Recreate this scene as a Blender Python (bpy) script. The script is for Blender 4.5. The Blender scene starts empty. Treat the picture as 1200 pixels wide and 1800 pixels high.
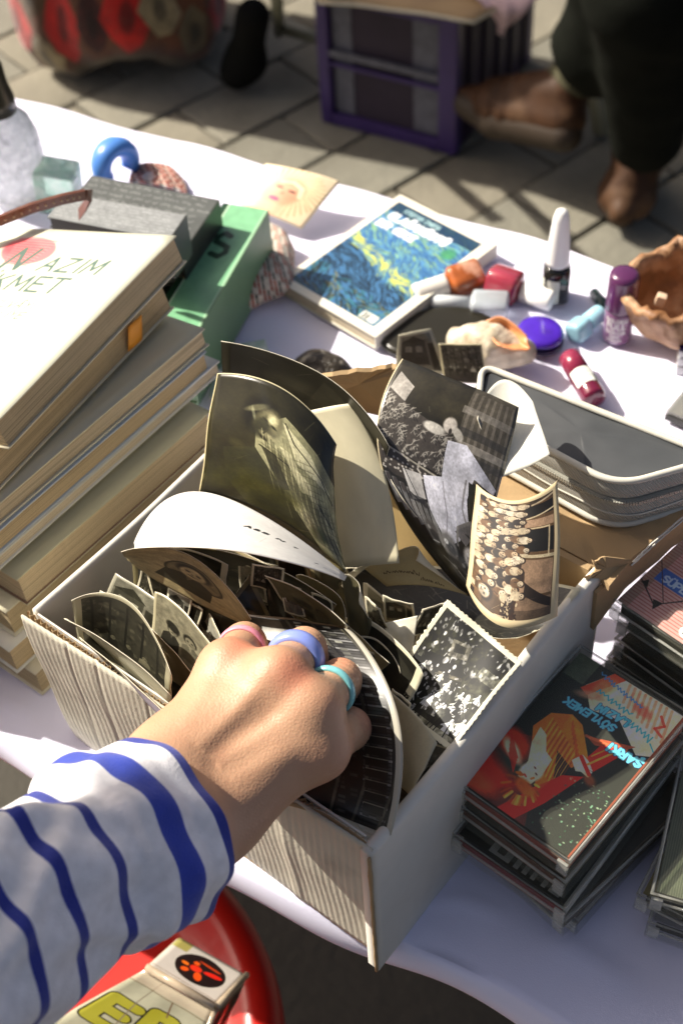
import bpy, bmesh, math, random
import numpy as np
from mathutils import Vector, Matrix, Euler
random.seed(7); RNG = np.random.RandomState(7)
SC = bpy.context.scene; COL = SC.collection
# ---------------------------------------------------------------- camera
CAM_ROT = (0.71916, 0.0465, 0.6626); CAM_LOC = Vector((0.1928, -0.2267, 0.6981)); FPX = 2455.1
cd = bpy.data.cameras.new('camera'); cam = bpy.data.objects.new('camera', cd); COL.objects.link(cam)
cam.location = CAM_LOC; cam.rotation_euler = CAM_ROT
cd.sensor_width = 36; cd.sensor_fit = 'AUTO'; cd.lens = FPX/1800*36; cd.clip_start = .02; cd.clip_end = 400
cd.dof.use_dof = True; cd.dof.focus_distance = .68; cd.dof.aperture_fstop = 10
SC.camera = cam
# ---------------------------------------------------------------- light
SUN = Vector((-0.699, -0.1738, 0.6937)).normalized()
w = bpy.data.worlds.new('World'); SC.world = w; w.use_nodes = True
nt = w.node_tree; bg = nt.nodes['Background']
sk = nt.nodes.new('ShaderNodeTexSky'); sk.sky_type = 'NISHITA'; sk.sun_disc = False
sk.sun_elevation = math.asin(SUN.z); sk.sun_rotation = math.atan2(SUN.x, SUN.y)
sk.dust_density = 6.0; sk.air_density = .7; sk.ozone_density = .3
nt.links.new(sk.outputs[0], bg.inputs[0]); bg.inputs[1].default_value = 0.078
ld = bpy.data.lights.new('sun', 'SUN'); sun = bpy.data.objects.new('sun', ld); COL.objects.link(sun)
ld.energy = 5.0; ld.angle = math.radians(.53); ld.color = (1, .955, .87)
sun.rotation_euler = SUN.to_track_quat('Z', 'Y').to_euler(); sun.location = (-3, -1, 3)
SC.view_settings.view_transform = 'Standard'; SC.view_settings.look = 'None'
SC.view_settings.exposure = 0.70; SC.view_settings.gamma = 1; SC.view_settings.use_white_balance = True; SC.view_settings.white_balance_temperature = 6850; SC.view_settings.use_curve_mapping = False
SC.cycles.max_bounces = 8; SC.cycles.transparent_max_bounces = 12
# ---------------------------------------------------------------- places
_R = Euler(CAM_ROT, 'XYZ').to_matrix()
def at(x, y, z=0.0):
    """point of the place at height z that the photograph shows at (x, y)"""
    d = _R @ Vector(((x-600)/FPX, -(y-900)/FPX, -1.0))
    return CAM_LOC + d*((z-CAM_LOC.z)/d.z)
def px(P):
    q = _R.transposed() @ (Vector(P)-CAM_LOC)
    return 600+FPX*q.x/-q.z, 900-FPX*q.y/-q.z
GZ = -0.72
TORSO = (-.60, -.42)
# ---------------------------------------------------------------- materials
def _n(t, k, **kw):
    n = t.nodes.new(k)
    for a, v in kw.items(): setattr(n, a, v)
    return n
def mat(name, col, rough=.6, var=.12, vscale=30, bump=0., bscale=200, metal=0, trans=0, ior=1.45, coat=0, sss=0, sssr=.01, alpha=1, spec=.5, sheen=0, dirt=None, dscale=8, dlo=.5, dhi=.7, stretch=None, wave=None):
    m = bpy.data.materials.new(name); m.use_nodes = True; t = m.node_tree; b = t.nodes['Principled BSDF']
    b.inputs['Roughness'].default_value = rough; b.inputs['Metallic'].default_value = metal
    b.inputs['Transmission Weight'].default_value = trans; b.inputs['IOR'].default_value = ior
    b.inputs['Coat Weight'].default_value = coat; b.inputs['Alpha'].default_value = alpha
    b.inputs['Specular IOR Level'].default_value = spec; b.inputs['Sheen Weight'].default_value = sheen
    if sss: b.inputs['Subsurface Weight'].default_value = sss; b.inputs['Subsurface Scale'].default_value = sssr; b.inputs['Subsurface Radius'].default_value = (1, .35, .18)
    tc = _n(t, 'ShaderNodeTexCoord'); vec = tc.outputs['Object']
    if stretch:
        mp = _n(t, 'ShaderNodeMapping'); mp.inputs['Scale'].default_value = stretch; t.links.new(vec, mp.inputs[0]); vec = mp.outputs[0]
    ns = _n(t, 'ShaderNodeTexNoise'); ns.inputs['Scale'].default_value = vscale; ns.inputs['Detail'].default_value = 5
    t.links.new(vec, ns.inputs['Vector'])
    mr = _n(t, 'ShaderNodeMapRange'); mr.inputs[1].default_value = .25; mr.inputs[2].default_value = .75
    mr.inputs[3].default_value = 1-var; mr.inputs[4].default_value = 1+var
    t.links.new(ns.outputs[0], mr.inputs[0])
    hs = _n(t, 'ShaderNodeVectorMath', operation='SCALE'); hs.inputs[0].default_value = col[:3]
    t.links.new(mr.outputs[0], hs.inputs['Scale']); out = hs.outputs[0]
    if dirt:
        n2 = _n(t, 'ShaderNodeTexNoise'); n2.inputs['Scale'].default_value = dscale; n2.inputs['Detail'].default_value = 6; t.links.new(vec, n2.inputs['Vector'])
        m2 = _n(t, 'ShaderNodeMapRange'); m2.inputs[1].default_value = dlo; m2.inputs[2].default_value = dhi; t.links.new(n2.outputs[0], m2.inputs[0])
        mx = _n(t, 'ShaderNodeMix', data_type='RGBA'); t.links.new(m2.outputs[0], mx.inputs[0]); t.links.new(out, mx.inputs[6]); mx.inputs[7].default_value = (*dirt, 1); out = mx.outputs[2]
    t.links.new(out, b.inputs['Base Color'])
    if bump:
        if wave:
            nb = _n(t, 'ShaderNodeTexWave', bands_direction=wave[0]); nb.inputs['Scale'].default_value = wave[1]; nb.inputs['Distortion'].default_value = wave[2]; nb.inputs['Detail'].default_value = 2
            src = nb.outputs[1]
        else:
            nb = _n(t, 'ShaderNodeTexNoise'); nb.inputs['Scale'].default_value = bscale; nb.inputs['Detail'].default_value = 4; src = nb.outputs[0]
        t.links.new(vec, nb.inputs['Vector'])
        bp = _n(t, 'ShaderNodeBump'); bp.inputs['Strength'].default_value = 1; bp.inputs['Distance'].default_value = bump
        t.links.new(src, bp.inputs['Height']); t.links.new(bp.outputs[0], b.inputs['Normal'])
    return m
# ---------------------------------------------------------------- prints (flat pictures computed here)
GL = {'A':[[(0,0),(.35,1),(.7,0)],[(.13,.35),(.57,.35)]],'B':[[(0,0),(0,1),(.4,1),(.6,.85),(.6,.65),(.4,.53),(0,.53)],[(.4,.53),(.65,.38),(.65,.15),(.4,0),(0,0)]],
'C':[[(.65,.85),(.4,1),(.15,.9),(0,.6),(0,.35),(.15,.1),(.4,0),(.65,.15)]],'D':[[(0,0),(0,1),(.3,1),(.6,.8),(.68,.5),(.6,.2),(.3,0),(0,0)]],
'E':[[(.6,1),(0,1),(0,0),(.6,0)],[(0,.52),(.5,.52)]],'F':[[(.6,1),(0,1),(0,0)],[(0,.52),(.5,.52)]],'G':[[(.65,.85),(.4,1),(.15,.9),(0,.6),(0,.35),(.15,.1),(.4,0),(.66,.15),(.66,.45),(.4,.45)]],
'H':[[(0,0),(0,1)],[(.65,0),(.65,1)],[(0,.5),(.65,.5)]],'I':[[(.1,0),(.1,1)]],'J':[[(.5,1),(.5,.2),(.35,0),(.1,.05),(0,.2)]],'K':[[(0,0),(0,1)],[(.62,1),(0,.45)],[(.2,.62),(.65,0)]],
'L':[[(0,1),(0,0),(.55,0)]],'M':[[(0,0),(.08,1),(.42,.25),(.76,1),(.84,0)]],'N':[[(0,0),(0,1),(.65,0),(.65,1)]],'O':[[(.35,0),(.1,.15),(0,.5),(.1,.85),(.35,1),(.6,.85),(.7,.5),(.6,.15),(.35,0)]],
'P':[[(0,0),(0,1),(.4,1),(.62,.85),(.62,.62),(.4,.48),(0,.48)]],'Q':[[(.35,0),(.1,.15),(0,.5),(.1,.85),(.35,1),(.6,.85),(.7,.5),(.6,.15),(.35,0)],[(.45,.25),(.7,-.05)]],
'R':[[(0,0),(0,1),(.4,1),(.62,.85),(.62,.62),(.4,.48),(0,.48)],[(.3,.48),(.65,0)]],'S':[[(.6,.85),(.35,1),(.08,.88),(.05,.65),(.35,.52),(.62,.38),(.62,.15),(.35,0),(0,.15)]],
'T':[[(0,1),(.7,1)],[(.35,1),(.35,0)]],'U':[[(0,1),(0,.2),(.15,0),(.5,0),(.65,.2),(.65,1)]],'V':[[(0,1),(.35,0),(.7,1)]],'W':[[(0,1),(.2,0),(.45,.8),(.7,0),(.9,1)]],
'X':[[(0,0),(.65,1)],[(0,1),(.65,0)]],'Y':[[(0,1),(.33,.5),(.66,1)],[(.33,.5),(.33,0)]],'Z':[[(0,1),(.62,1),(0,0),(.65,0)]],
'0':[[(.3,0),(.05,.2),(.05,.8),(.3,1),(.55,.8),(.55,.2),(.3,0)]],'1':[[(.1,.8),(.3,1),(.3,0)]],'8':[[(.3,.53),(.08,.7),(.12,.92),(.3,1),(.5,.92),(.52,.7),(.3,.53),(.05,.3),(.08,.08),(.3,0),(.54,.08),(.57,.3),(.3,.53)]],
'5':[[(.55,1),(.1,1),(.05,.58),(.35,.62),(.58,.4),(.5,.1),(.25,0),(0,.12)]],'&':[[(.6,0),(.12,.75),(.3,1),(.45,.8),(.05,.3),(.2,0),(.45,.05),(.65,.4)]],'-':[[(.1,.5),(.5,.5)]],' ':[],'.':[[(.1,0),(.12,.05)]]}
def _dia(ch):
    D = {'Ş':('S','c'),'Ö':('O','d'),'Ü':('U','d'),'Ğ':('G','b'),'İ':('I','o'),'Ç':('C','c'),'Â':('A','h')}
    if ch in D:
        b, k = D[ch]; s = list(GL[b])
        s += {'c':[[(.35,0),(.3,-.15),(.42,-.22),(.25,-.3)]],'d':[[(.18,1.2),(.2,1.24)],[(.5,1.2),(.52,1.24)]],'b':[[(.15,1.3),(.35,1.15),(.55,1.3)]],'o':[[(.1,1.2),(.12,1.24)]],'h':[[(.15,1.15),(.35,1.3),(.55,1.15)]]}[k]
        return s, b
    return GL.get(ch, GL['I']), ch
class Cv:
    def __init__(s, w, h, col=(.5,.5,.5)):
        s.w, s.h = w, h; s.a = np.ones((h, w, 3), np.float32)*np.array(col, np.float32)
    def _box(s, x0, y0, x1, y1):
        x0 = max(0, int(x0)); y0 = max(0, int(y0)); x1 = min(s.w, int(x1)+1); y1 = min(s.h, int(y1)+1)
        if x1 <= x0 or y1 <= y0: return None
        Y, X = np.mgrid[y0:y1, x0:x1].astype(np.float32); return X, Y, (slice(y0, y1), slice(x0, x1))
    def _mix(s, sl, m, col):
        m = m[..., None]; s.a[sl] = s.a[sl]*(1-m)+np.array(col, np.float32)*m
    def ell(s, cx, cy, rx, ry, col, rot=0, soft=.08, al=1):
        X0, Y0, rx, ry = cx*s.w, cy*s.h, rx*s.w, ry*s.w; r = max(rx, ry)*1.4
        b = s._box(X0-r, Y0-r, X0+r, Y0+r)
        if not b: return
        X, Y, sl = b; c, n = math.cos(rot), math.sin(rot); dx, dy = X-X0, Y-Y0
        d = np.sqrt(((dx*c+dy*n)/rx)**2+((-dx*n+dy*c)/ry)**2); s._mix(sl, np.clip((1-d)/soft+.5, 0, 1)*al, col)
    def poly(s, pts, col, al=1):
        P = [(p[0]*s.w, p[1]*s.h) for p in pts]; xs = [p[0] for p in P]; ys = [p[1] for p in P]
        b = s._box(min(xs), min(ys), max(xs), max(ys))
        if not b: return
        X, Y, sl = b; ins = np.zeros(X.shape, bool)
        for (xa, ya), (xb, yb) in zip(P, P[1:]+P[:1]):
            if ya == yb: continue
            ins ^= ((ya > Y) != (yb > Y)) & (X < (xb-xa)*(Y-ya)/(yb-ya)+xa)
        s._mix(sl, ins.astype(np.float32)*al, col)
    def rect(s, x0, y0, x1, y1, col, al=1): s.poly([(x0,y0),(x1,y0),(x1,y1),(x0,y1)], col, al)
    def line(s, pts, th, col, al=1, soft=1.2):
        P = [(p[0]*s.w, p[1]*s.h) for p in pts]; t = th*s.w
        for (xa, ya), (xb, yb) in zip(P, P[1:]):
            b = s._box(min(xa,xb)-t-2, min(ya,yb)-t-2, max(xa,xb)+t+2, max(ya,yb)+t+2)
            if not b: continue
            X, Y, sl = b; dx, dy = xb-xa, yb-ya; L = dx*dx+dy*dy+1e-6
            k = np.clip(((X-xa)*dx+(Y-ya)*dy)/L, 0, 1); d = np.hypot(X-xa-k*dx, Y-ya-k*dy)
            s._mix(sl, np.clip((t-d)/soft+.5, 0, 1)*al, col)
    def text(s, st, x, y, h, col, th=.1, ang=0, slant=0, wide=1, gap=.3, al=1, jit=0, outline=None):
        """x, y left end of the baseline in canvas fractions, h letter height as a fraction of the width"""
        H = h*s.w; c, n = math.cos(ang), math.sin(ang); cx = 0; jobs = []
        for ch in st:
            st_, b = _dia(ch); wd = max([p[0] for l in GL.get(b, [])  for p in l] or [.4]); j = RNG.uniform(-jit, jit)
            for l in st_:
                Q = []
                for (u, v) in l:
                    X = (cx+(u+slant*v)*wide)*H; Y = -(v+j)*H
                    Q.append((x+(X*c-Y*n)/s.w, y+(X*n+Y*c)/s.h))
                jobs.append(Q)
            cx += (wd+gap)*wide
        if outline:
            for Q in jobs: s.line(Q, h*(th+.07), outline, al)
        for Q in jobs: s.line(Q, h*th, col, al)
        return cx*h
    def fbm(s, sc, seed=0, octs=4, ax=1, ay=1):
        r = np.random.RandomState(seed); o = np.zeros((s.h, s.w), np.float32); amp = 1; tot = 0
        for k in range(octs):
            gx = max(2, int(sc*ax*2**k)+2); gy = max(2, int(sc*ay*2**k*s.h/s.w)+2); g = r.rand(gy+1, gx+1).astype(np.float32)
            ys = np.linspace(0, gy-1e-3, s.h); xs = np.linspace(0, gx-1e-3, s.w); yi = ys.astype(int); xi = xs.astype(int)
            fy = (ys-yi)[:, None]; fx = (xs-xi)[None]; fy = fy*fy*(3-2*fy); fx = fx*fx*(3-2*fx)
            v = (g[yi][:, xi]*(1-fx)+g[yi][:, xi+1]*fx)*(1-fy)+(g[yi+1][:, xi]*(1-fx)+g[yi+1][:, xi+1]*fx)*fy
            o += amp*v; tot += amp; amp *= .5
        return o/tot
    def warp(s, p):
        i = (np.linspace(0, 1, s.w)**(1/p)*(s.w-1)).astype(int); s.a = s.a[:, i].copy()
    def mott(s, amt, sc=6, seed=0, octs=5, ax=1, ay=1):
        s.a *= (1+amt*(s.fbm(sc, seed, octs, ax, ay)-.5)*2)[..., None]
    def tone(s, lo, hi):
        g = np.clip(s.a.mean(2, keepdims=True), 0, 1); s.a = np.array(lo, np.float32)*(1-g)+np.array(hi, np.float32)*g
    def wear(s, seed=0, n=10, col=(.9,.88,.8)):
        r = random.Random(seed)
        for _ in range(n):
            x, y = r.random(), r.random(); a = r.uniform(0, 6.3); L = r.uniform(.02, .15)
            s.line([(x, y), (x+L*math.cos(a), y+L*math.sin(a))], r.uniform(.0008, .002), col, r.uniform(.15, .5))
    def image(s, name):
        im = bpy.data.images.new(name, s.w, s.h); o = np.ones((s.h, s.w, 4), np.float32); o[..., :3] = np.clip(s.a[::-1], 0, 1)
        im.pixels.foreach_set(o.ravel()); im.update(); im.pack(); return im
def pmat(name, cv, rough=.4, bump=0., bscale=400, coat=0, back=None, spec=.5, sheen=0):
    m = bpy.data.materials.new(name); m.use_nodes = True; t = m.node_tree; b = t.nodes['Principled BSDF']
    tx = _n(t, 'ShaderNodeTexImage'); tx.image = cv.image(name); tx.extension = 'EXTEND'
    uv = _n(t, 'ShaderNodeUVMap'); uv.uv_map = 'UVMap'; t.links.new(uv.outputs[0], tx.inputs[0]); t.links.new(tx.outputs[0], b.inputs['Base Color'])
    b.inputs['Roughness'].default_value = rough; b.inputs['Coat Weight'].default_value = coat; b.inputs['Coat Roughness'].default_value = .12
    b.inputs['Specular IOR Level'].default_value = spec; b.inputs['Sheen Weight'].default_value = sheen
    if bump:
        tc = _n(t, 'ShaderNodeTexCoord'); nb = _n(t, 'ShaderNodeTexNoise'); nb.inputs['Scale'].default_value = bscale; nb.inputs['Detail'].default_value = 4
        t.links.new(tc.outputs['Object'], nb.inputs['Vector']); bp = _n(t, 'ShaderNodeBump'); bp.inputs['Distance'].default_value = bump
        t.links.new(nb.outputs[0], bp.inputs['Height']); t.links.new(bp.outputs[0], b.inputs['Normal'])
    return m
# ---------------------------------------------------------------- objects
def tag(o, label=None, cat=None, group=None, kind=None):
    if label: o['label'] = label
    if cat: o['category'] = cat
    if group: o['group'] = group
    if kind: o['kind'] = kind
    return o
def empty(name, loc, label, cat, group=None):
    o = bpy.data.objects.new(name, None); COL.objects.link(o); o.empty_display_size = .02
    o.location = loc; tag(o, label, cat, group)
    return o
def par(o, parent):
    if parent is not None:
        o.parent = parent
        M = Matrix.Translation(parent.location) if parent.parent is None else Matrix.Identity(4)
        o.matrix_parent_inverse = M.inverted()
def mk(name, V, F, mats, parent=None, uv=None, mi=None, smooth=True):
    me = bpy.data.meshes.new(name); me.from_pydata([tuple(v) for v in V], [], [tuple(f) for f in F])
    for m in (mats if isinstance(mats, (list, tuple)) else [mats]): me.materials.append(m)
    if mi is not None: me.polygons.foreach_set('material_index', np.array(mi, np.int32))
    if uv is not None:
        l = me.uv_layers.new(name='UVMap'); U = np.array(uv, np.float32); vi = np.zeros(len(me.loops), np.int32); me.loops.foreach_get('vertex_index', vi)
        l.data.foreach_set('uv', U[vi].ravel())
    me.polygons.foreach_set('use_smooth', np.full(len(me.polygons), smooth)); me.update()
    o = bpy.data.objects.new(name, me); COL.objects.link(o); par(o, parent); return o
def bmo(name, bm, mats, parent=None, smooth=False):
    bmesh.ops.recalc_face_normals(bm, faces=bm.faces)
    me = bpy.data.meshes.new(name); bm.to_mesh(me); bm.free()
    for m in (mats if isinstance(mats, (list, tuple)) else [mats]): me.materials.append(m)
    me.polygons.foreach_set('use_smooth', np.full(len(me.polygons), smooth))
    o = bpy.data.objects.new(name, me); COL.objects.link(o); par(o, parent); return o
def box_bm(sx, sy, sz, bev=.0005, seg=2, bm=None, M=None):
    b = bmesh.new(); bmesh.ops.create_cube(b, size=1); bmesh.ops.scale(b, vec=(sx, sy, sz), verts=b.verts)
    if bev: bmesh.ops.bevel(b, geom=b.edges[:], offset=bev, segments=seg, affect='EDGES', profile=.7)
    if M is not None: bmesh.ops.transform(b, matrix=M, verts=b.verts)
    if bm is None: return b
    me = bpy.data.meshes.new('t'); b.to_mesh(me); b.free(); bm.from_mesh(me); bpy.data.meshes.remove(me); return bm
def frame(o, yaw=0, pitch=0, roll=0):
    return Matrix.Translation(o) @ Matrix.Rotation(yaw, 4, 'Z') @ Matrix.Rotation(pitch, 4, 'Y') @ Matrix.Rotation(roll, 4, 'X')
def boxo(name, M, x0, x1, y0, y1, z0, z1, m, parent=None, bev=.0004, smooth=False):
    """box given by its extents in the local frame M"""
    c = Vector(((x0+x1)/2, (y0+y1)/2, (z0+z1)/2))
    return bmo(name, box_bm(abs(x1-x0), abs(y1-y0), abs(z1-z0), min(bev, .45*min(abs(x1-x0), abs(y1-y0), abs(z1-z0))), 2, None, M @ Matrix.Translation(c)), m, parent, smooth)
def tube(name, pts, r, m, parent=None, n=8, closed=False, flat=1, rs=None):
    pts = [Vector(p) for p in pts]; V = []; F = []; N = len(pts); up = Vector((0, 0, 1)); pu = None
    for i, p in enumerate(pts):
        a = pts[(i-1) % N] if (i or closed) else p; b = pts[(i+1) % N] if (i < N-1 or closed) else p
        d = (b-a).normalized()
        if pu is None: pu = d.cross(up) if abs(d.z) < .95 else d.cross(Vector((1, 0, 0)))
        pu = (pu-d*pu.dot(d)).normalized(); v = d.cross(pu); rr = rs[i] if rs else r
        for k in range(n):
            A = 2*math.pi*k/n; V.append(p+pu*math.cos(A)*rr+v*math.sin(A)*rr*flat)
    for i in range(N if closed else N-1):
        for k in range(n):
            a = i*n+k; b = i*n+(k+1) % n; c = ((i+1) % N)*n+(k+1) % n; d = ((i+1) % N)*n+k; F.append((a, b, c, d))
    if not closed: F += [tuple(range(n))[::-1], tuple((N-1)*n+k for k in range(n))]
    return mk(name, V, F, m, parent)
def lathe(name, prof, M, m, parent=None, n=32, sq=1, smooth=True, cap=True):
    """prof: (r, z) from the bottom up"""
    V = []; F = []
    for r, z in prof:
        for k in range(n):
            A = 2*math.pi*k/n; c, s = math.cos(A), math.sin(A)
            if sq > 2:
                q = (abs(c)**sq+abs(s)**sq)**(-1/sq); c *= q; s *= q
            V.append(M @ Vector((r*c, r*s, z)))
    for i in range(len(prof)-1):
        for k in range(n): F.append((i*n+k, i*n+(k+1) % n, (i+1)*n+(k+1) % n, (i+1)*n+k))
    if cap: F += [tuple(range(n))[::-1], tuple((len(prof)-1)*n+k for k in range(n))]
    o = mk(name, V, F, m, parent, smooth=smooth)
    return o
def autosm(o, ang=35):
    bm = bmesh.new(); bm.from_mesh(o.data)
    for e in bm.edges:
        if len(e.link_faces) == 2 and e.calc_face_angle(0) > math.radians(ang): e.smooth = False
    bm.to_mesh(o.data); bm.free(); return o
def lag(n):
    if n == 1: return lambda t: [1]
    if n == 2: return lambda t: [1-t, t]
    if n == 3: return lambda t: [2*(t-.5)*(t-1), 4*t*(1-t), 2*t*(t-.5)]
    return lambda t: [-4.5*(t-1/3)*(t-2/3)*(t-1), 13.5*t*(t-2/3)*(t-1), -13.5*t*(t-1/3)*(t-1), 4.5*t*(t-1/3)*(t-2/3)]
def sheet(name, rows, front, back, edge, label=None, cat=None, group=None, nx=24, ny=24, th=.0003, deckle=0, wav=.0004, parent=None, flip=False, round_=0, seed=0, uvrot=0):
    """a curved sheet through a small grid of points of the place; both faces and a rim"""
    P = [[Vector(at(*q)) if not isinstance(q, Vector) else q for q in r] for r in rows]
    lu, lv = lag(len(P[0])), lag(len(P)); G = []; rr = random.Random(seed+11)
    ph = [rr.uniform(0, 6) for _ in range(4)]
    for j in range(ny+1):
        t = j/ny; wv = lv(t)
        for i in range(nx+1):
            u = i/nx; wu = lu(u); p = Vector()
            for a, ra in zip(wv, P):
                for b, q in zip(wu, ra): p += q*(a*b)
            G.append(p)
    idx = lambda i, j: j*(nx+1)+i
    N = []
    for j in range(ny+1):
        for i in range(nx+1):
            a = G[idx(min(i+1, nx), j)]-G[idx(max(i-1, 0), j)]; b = G[idx(i, min(j+1, ny))]-G[idx(i, max(j-1, 0))]
            N.append(b.cross(a).normalized())
    c = idx(nx//2, ny//2); sg = 1 if N[c].dot(CAM_LOC-G[c]) > 0 else -1
    if flip: sg = -sg
    G2 = []
    for j in range(ny+1):
        for i in range(nx+1):
            k = idx(i, j); p = G[k].copy(); u, t = i/nx, j/ny
            p += N[k]*wav*(math.sin(5*u+ph[0]+3*t)+.6*math.sin(9*t+ph[1])+.4*math.sin(13*u-7*t+ph[2]))
            if deckle and (i in (0, nx) or j in (0, ny)):
                e = G[idx(nx//2, ny//2)]-p; p += e.normalized()*deckle*(.5+.5*math.sin((i+j)*1.9)+rr.uniform(-.3, .3))
            G2.append(p)
    if round_:
        for (ci, cj, di, dj) in ((0,0,1,1),(nx,0,-1,1),(0,ny,1,-1),(nx,ny,-1,-1)):
            G2[idx(ci,cj)] = (G2[idx(ci+di,cj)]+G2[idx(ci,cj+dj)])/2
    n = len(G2); V = [p+N[k]*sg*th*.5 for k, p in enumerate(G2)]+[p-N[k]*sg*th*.5 for k, p in enumerate(G2)]
    F = []; MI = []
    for j in range(ny):
        for i in range(nx):
            q = (idx(i, j), idx(i+1, j), idx(i+1, j+1), idx(i, j+1)); q = q[::-1] if sg > 0 else q
            F.append(q); MI.append(0); F.append(tuple(n+v for v in q[::-1])); MI.append(1)
    rim = [idx(i, 0) for i in range(nx)]+[idx(nx, j) for j in range(ny)]+[idx(i, ny) for i in range(nx, 0, -1)]+[idx(0, j) for j in range(ny, 0, -1)]
    for a, b in zip(rim, rim[1:]+rim[:1]):
        q = (a, b, n+b, n+a); F.append(q if sg > 0 else q[::-1]); MI.append(2)
    uv = [(i/nx, 1-j/ny) for j in range(ny+1) for i in range(nx+1)]
    for _ in range(uvrot): uv = [(v, 1-u) for u, v in uv]
    uv = uv*2
    o = mk(name, V, F, [front, back, edge], parent, uv=uv, mi=MI)
    me = o.data
    if label: tag(o, label, cat, group)
    return o
# ---------------------------------------------------------------- smooth bodies
class Body:
    """smooth union of tapered capsules, one closed surface"""
    def __init__(s, k=.006): s.c = []; s.k = k
    def cap(s, a, b, ra, rb=None): s.c.append((np.array(a, float), np.array(b, float), ra, ra if rb is None else rb)); return s
    def sdf(s, P):
        d = None
        for a, b, ra, rb in s.c:
            ab = b-a; L = ab@ab+1e-12; t = np.clip(((P-a)@ab)/L, 0, 1)
            q = np.linalg.norm(P-a-t[:, None]*ab, axis=1)-(ra+(rb-ra)*t)
            if d is None: d = q
            else:
                h = np.clip(.5+.5*(q-d)/s.k, 0, 1); d = q*(1-h)+d*h-s.k*h*(1-h)
        return d
    def build(s, name, m, vox, parent=None, disp=None, iters=3):
        bm = bmesh.new()
        for a, b, ra, rb in s.c:
            n = max(2, int(np.linalg.norm(b-a)/(max(ra, rb)*.5))+1)
            for i in range(n):
                t = i/(n-1); p = a+(b-a)*t; r = (ra+(rb-ra)*t)*1.0
                bmesh.ops.create_icosphere(bm, subdivisions=2, radius=r, matrix=Matrix.Translation(p))
        me = bpy.data.meshes.new(name); bm.to_mesh(me); bm.free(); tmp = bpy.data.objects.new(name+'_t', me); COL.objects.link(tmp)
        md = tmp.modifiers.new('r', 'REMESH'); md.mode = 'VOXEL'; md.voxel_size = vox
        dg = bpy.context.evaluated_depsgraph_get(); e = tmp.evaluated_get(dg); m2 = bpy.data.meshes.new_from_object(e); bpy.data.objects.remove(tmp); bpy.data.meshes.remove(me)
        n = len(m2.vertices); P = np.zeros(n*3); m2.vertices.foreach_get('co', P); P = P.reshape(-1, 3); h = 1e-5
        ed = np.zeros(len(m2.edges)*2, np.int64); m2.edges.foreach_get('vertices', ed); ed = ed.reshape(-1, 2)
        def relax(P):
            S = np.zeros_like(P); c = np.zeros(n)
            for a_, b_ in ((0, 1), (1, 0)):
                np.add.at(S, ed[:, a_], P[ed[:, b_]]); np.add.at(c, ed[:, a_], 1)
            return S/np.maximum(c, 1)[:, None]
        def grad(P): return np.stack([(s.sdf(P+np.eye(3)[i]*h)-s.sdf(P-np.eye(3)[i]*h))/(2*h) for i in range(3)], 1)
        for _ in range(iters):
            P = .5*P+.5*relax(P); g = grad(P); P = P-g*(s.sdf(P)/np.maximum((g*g).sum(1), .3))[:, None]
        P = .7*P+.3*relax(P)
        g = grad(P); g /= np.linalg.norm(g, axis=1)[:, None]+1e-9
        if disp is not None: P = P+g*disp(P)[:, None]
        m2.vertices.foreach_set('co', P.ravel()); m2.name = name; m2.materials.clear(); m2.materials.append(m); m2.polygons.foreach_set('use_smooth', np.full(len(m2.polygons), True)); m2.update()
        o = bpy.data.objects.new(name, m2); COL.objects.link(o); par(o, parent); return o
def vnoise(P, sc, seed=0):
    r = np.random.RandomState(seed); o = np.zeros(len(P))
    for k in range(10):
        d = r.randn(3); d /= np.linalg.norm(d); f = sc*r.uniform(.6, 1.8); o += np.sin(P@d*f+r.uniform(0, 6.3))/(1+.5*k)
    return o/3
# ================================================================ materials shared
M_cloth = mat('tablecloth_cotton', (.77, .76, .93), .85, .04, 12, .00012, 1400, sheen=.2)
M_kraft = mat('kraft_card', (.40, .275, .145), .85, .10, 40, .0002, 500, dirt=(.30, .2, .11), dscale=20, dlo=.5, dhi=.8)
M_grey = mat('grey_card', (.60, .565, .46), .85, .08, 60, .0002, 600, dirt=(.38, .35, .28), dscale=25, dlo=.52, dhi=.75)
M_white_card = mat('white_lined_card', (.66, .635, .57), .7, .05, 30, .00008, 300, dirt=(.54, .51, .45), dscale=18, dlo=.5, dhi=.9)
M_edge = mat('paper_edge', (.72, .67, .54), .8, .08, 80)
M_back = mat('photo_back_cream', (.66, .60, .45), .6, .06, 25, .00003, 300, dirt=(.58, .50, .34), dscale=12, dlo=.5, dhi=.8)
M_backw = mat('photo_back_white', (.82, .81, .78), .6, .03, 25, .00003, 300)
M_pages = mat('book_pages', (.60, .45, .25), .85, .12, 10, .0009, 60, stretch=(14, 14, 1500), dirt=(.46, .32, .15), dscale=1.2)
M_clear = mat('clear_plastic', (.9, .92, .9), .12, .02, 40, trans=.9, ior=1.35, spec=.5)
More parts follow.
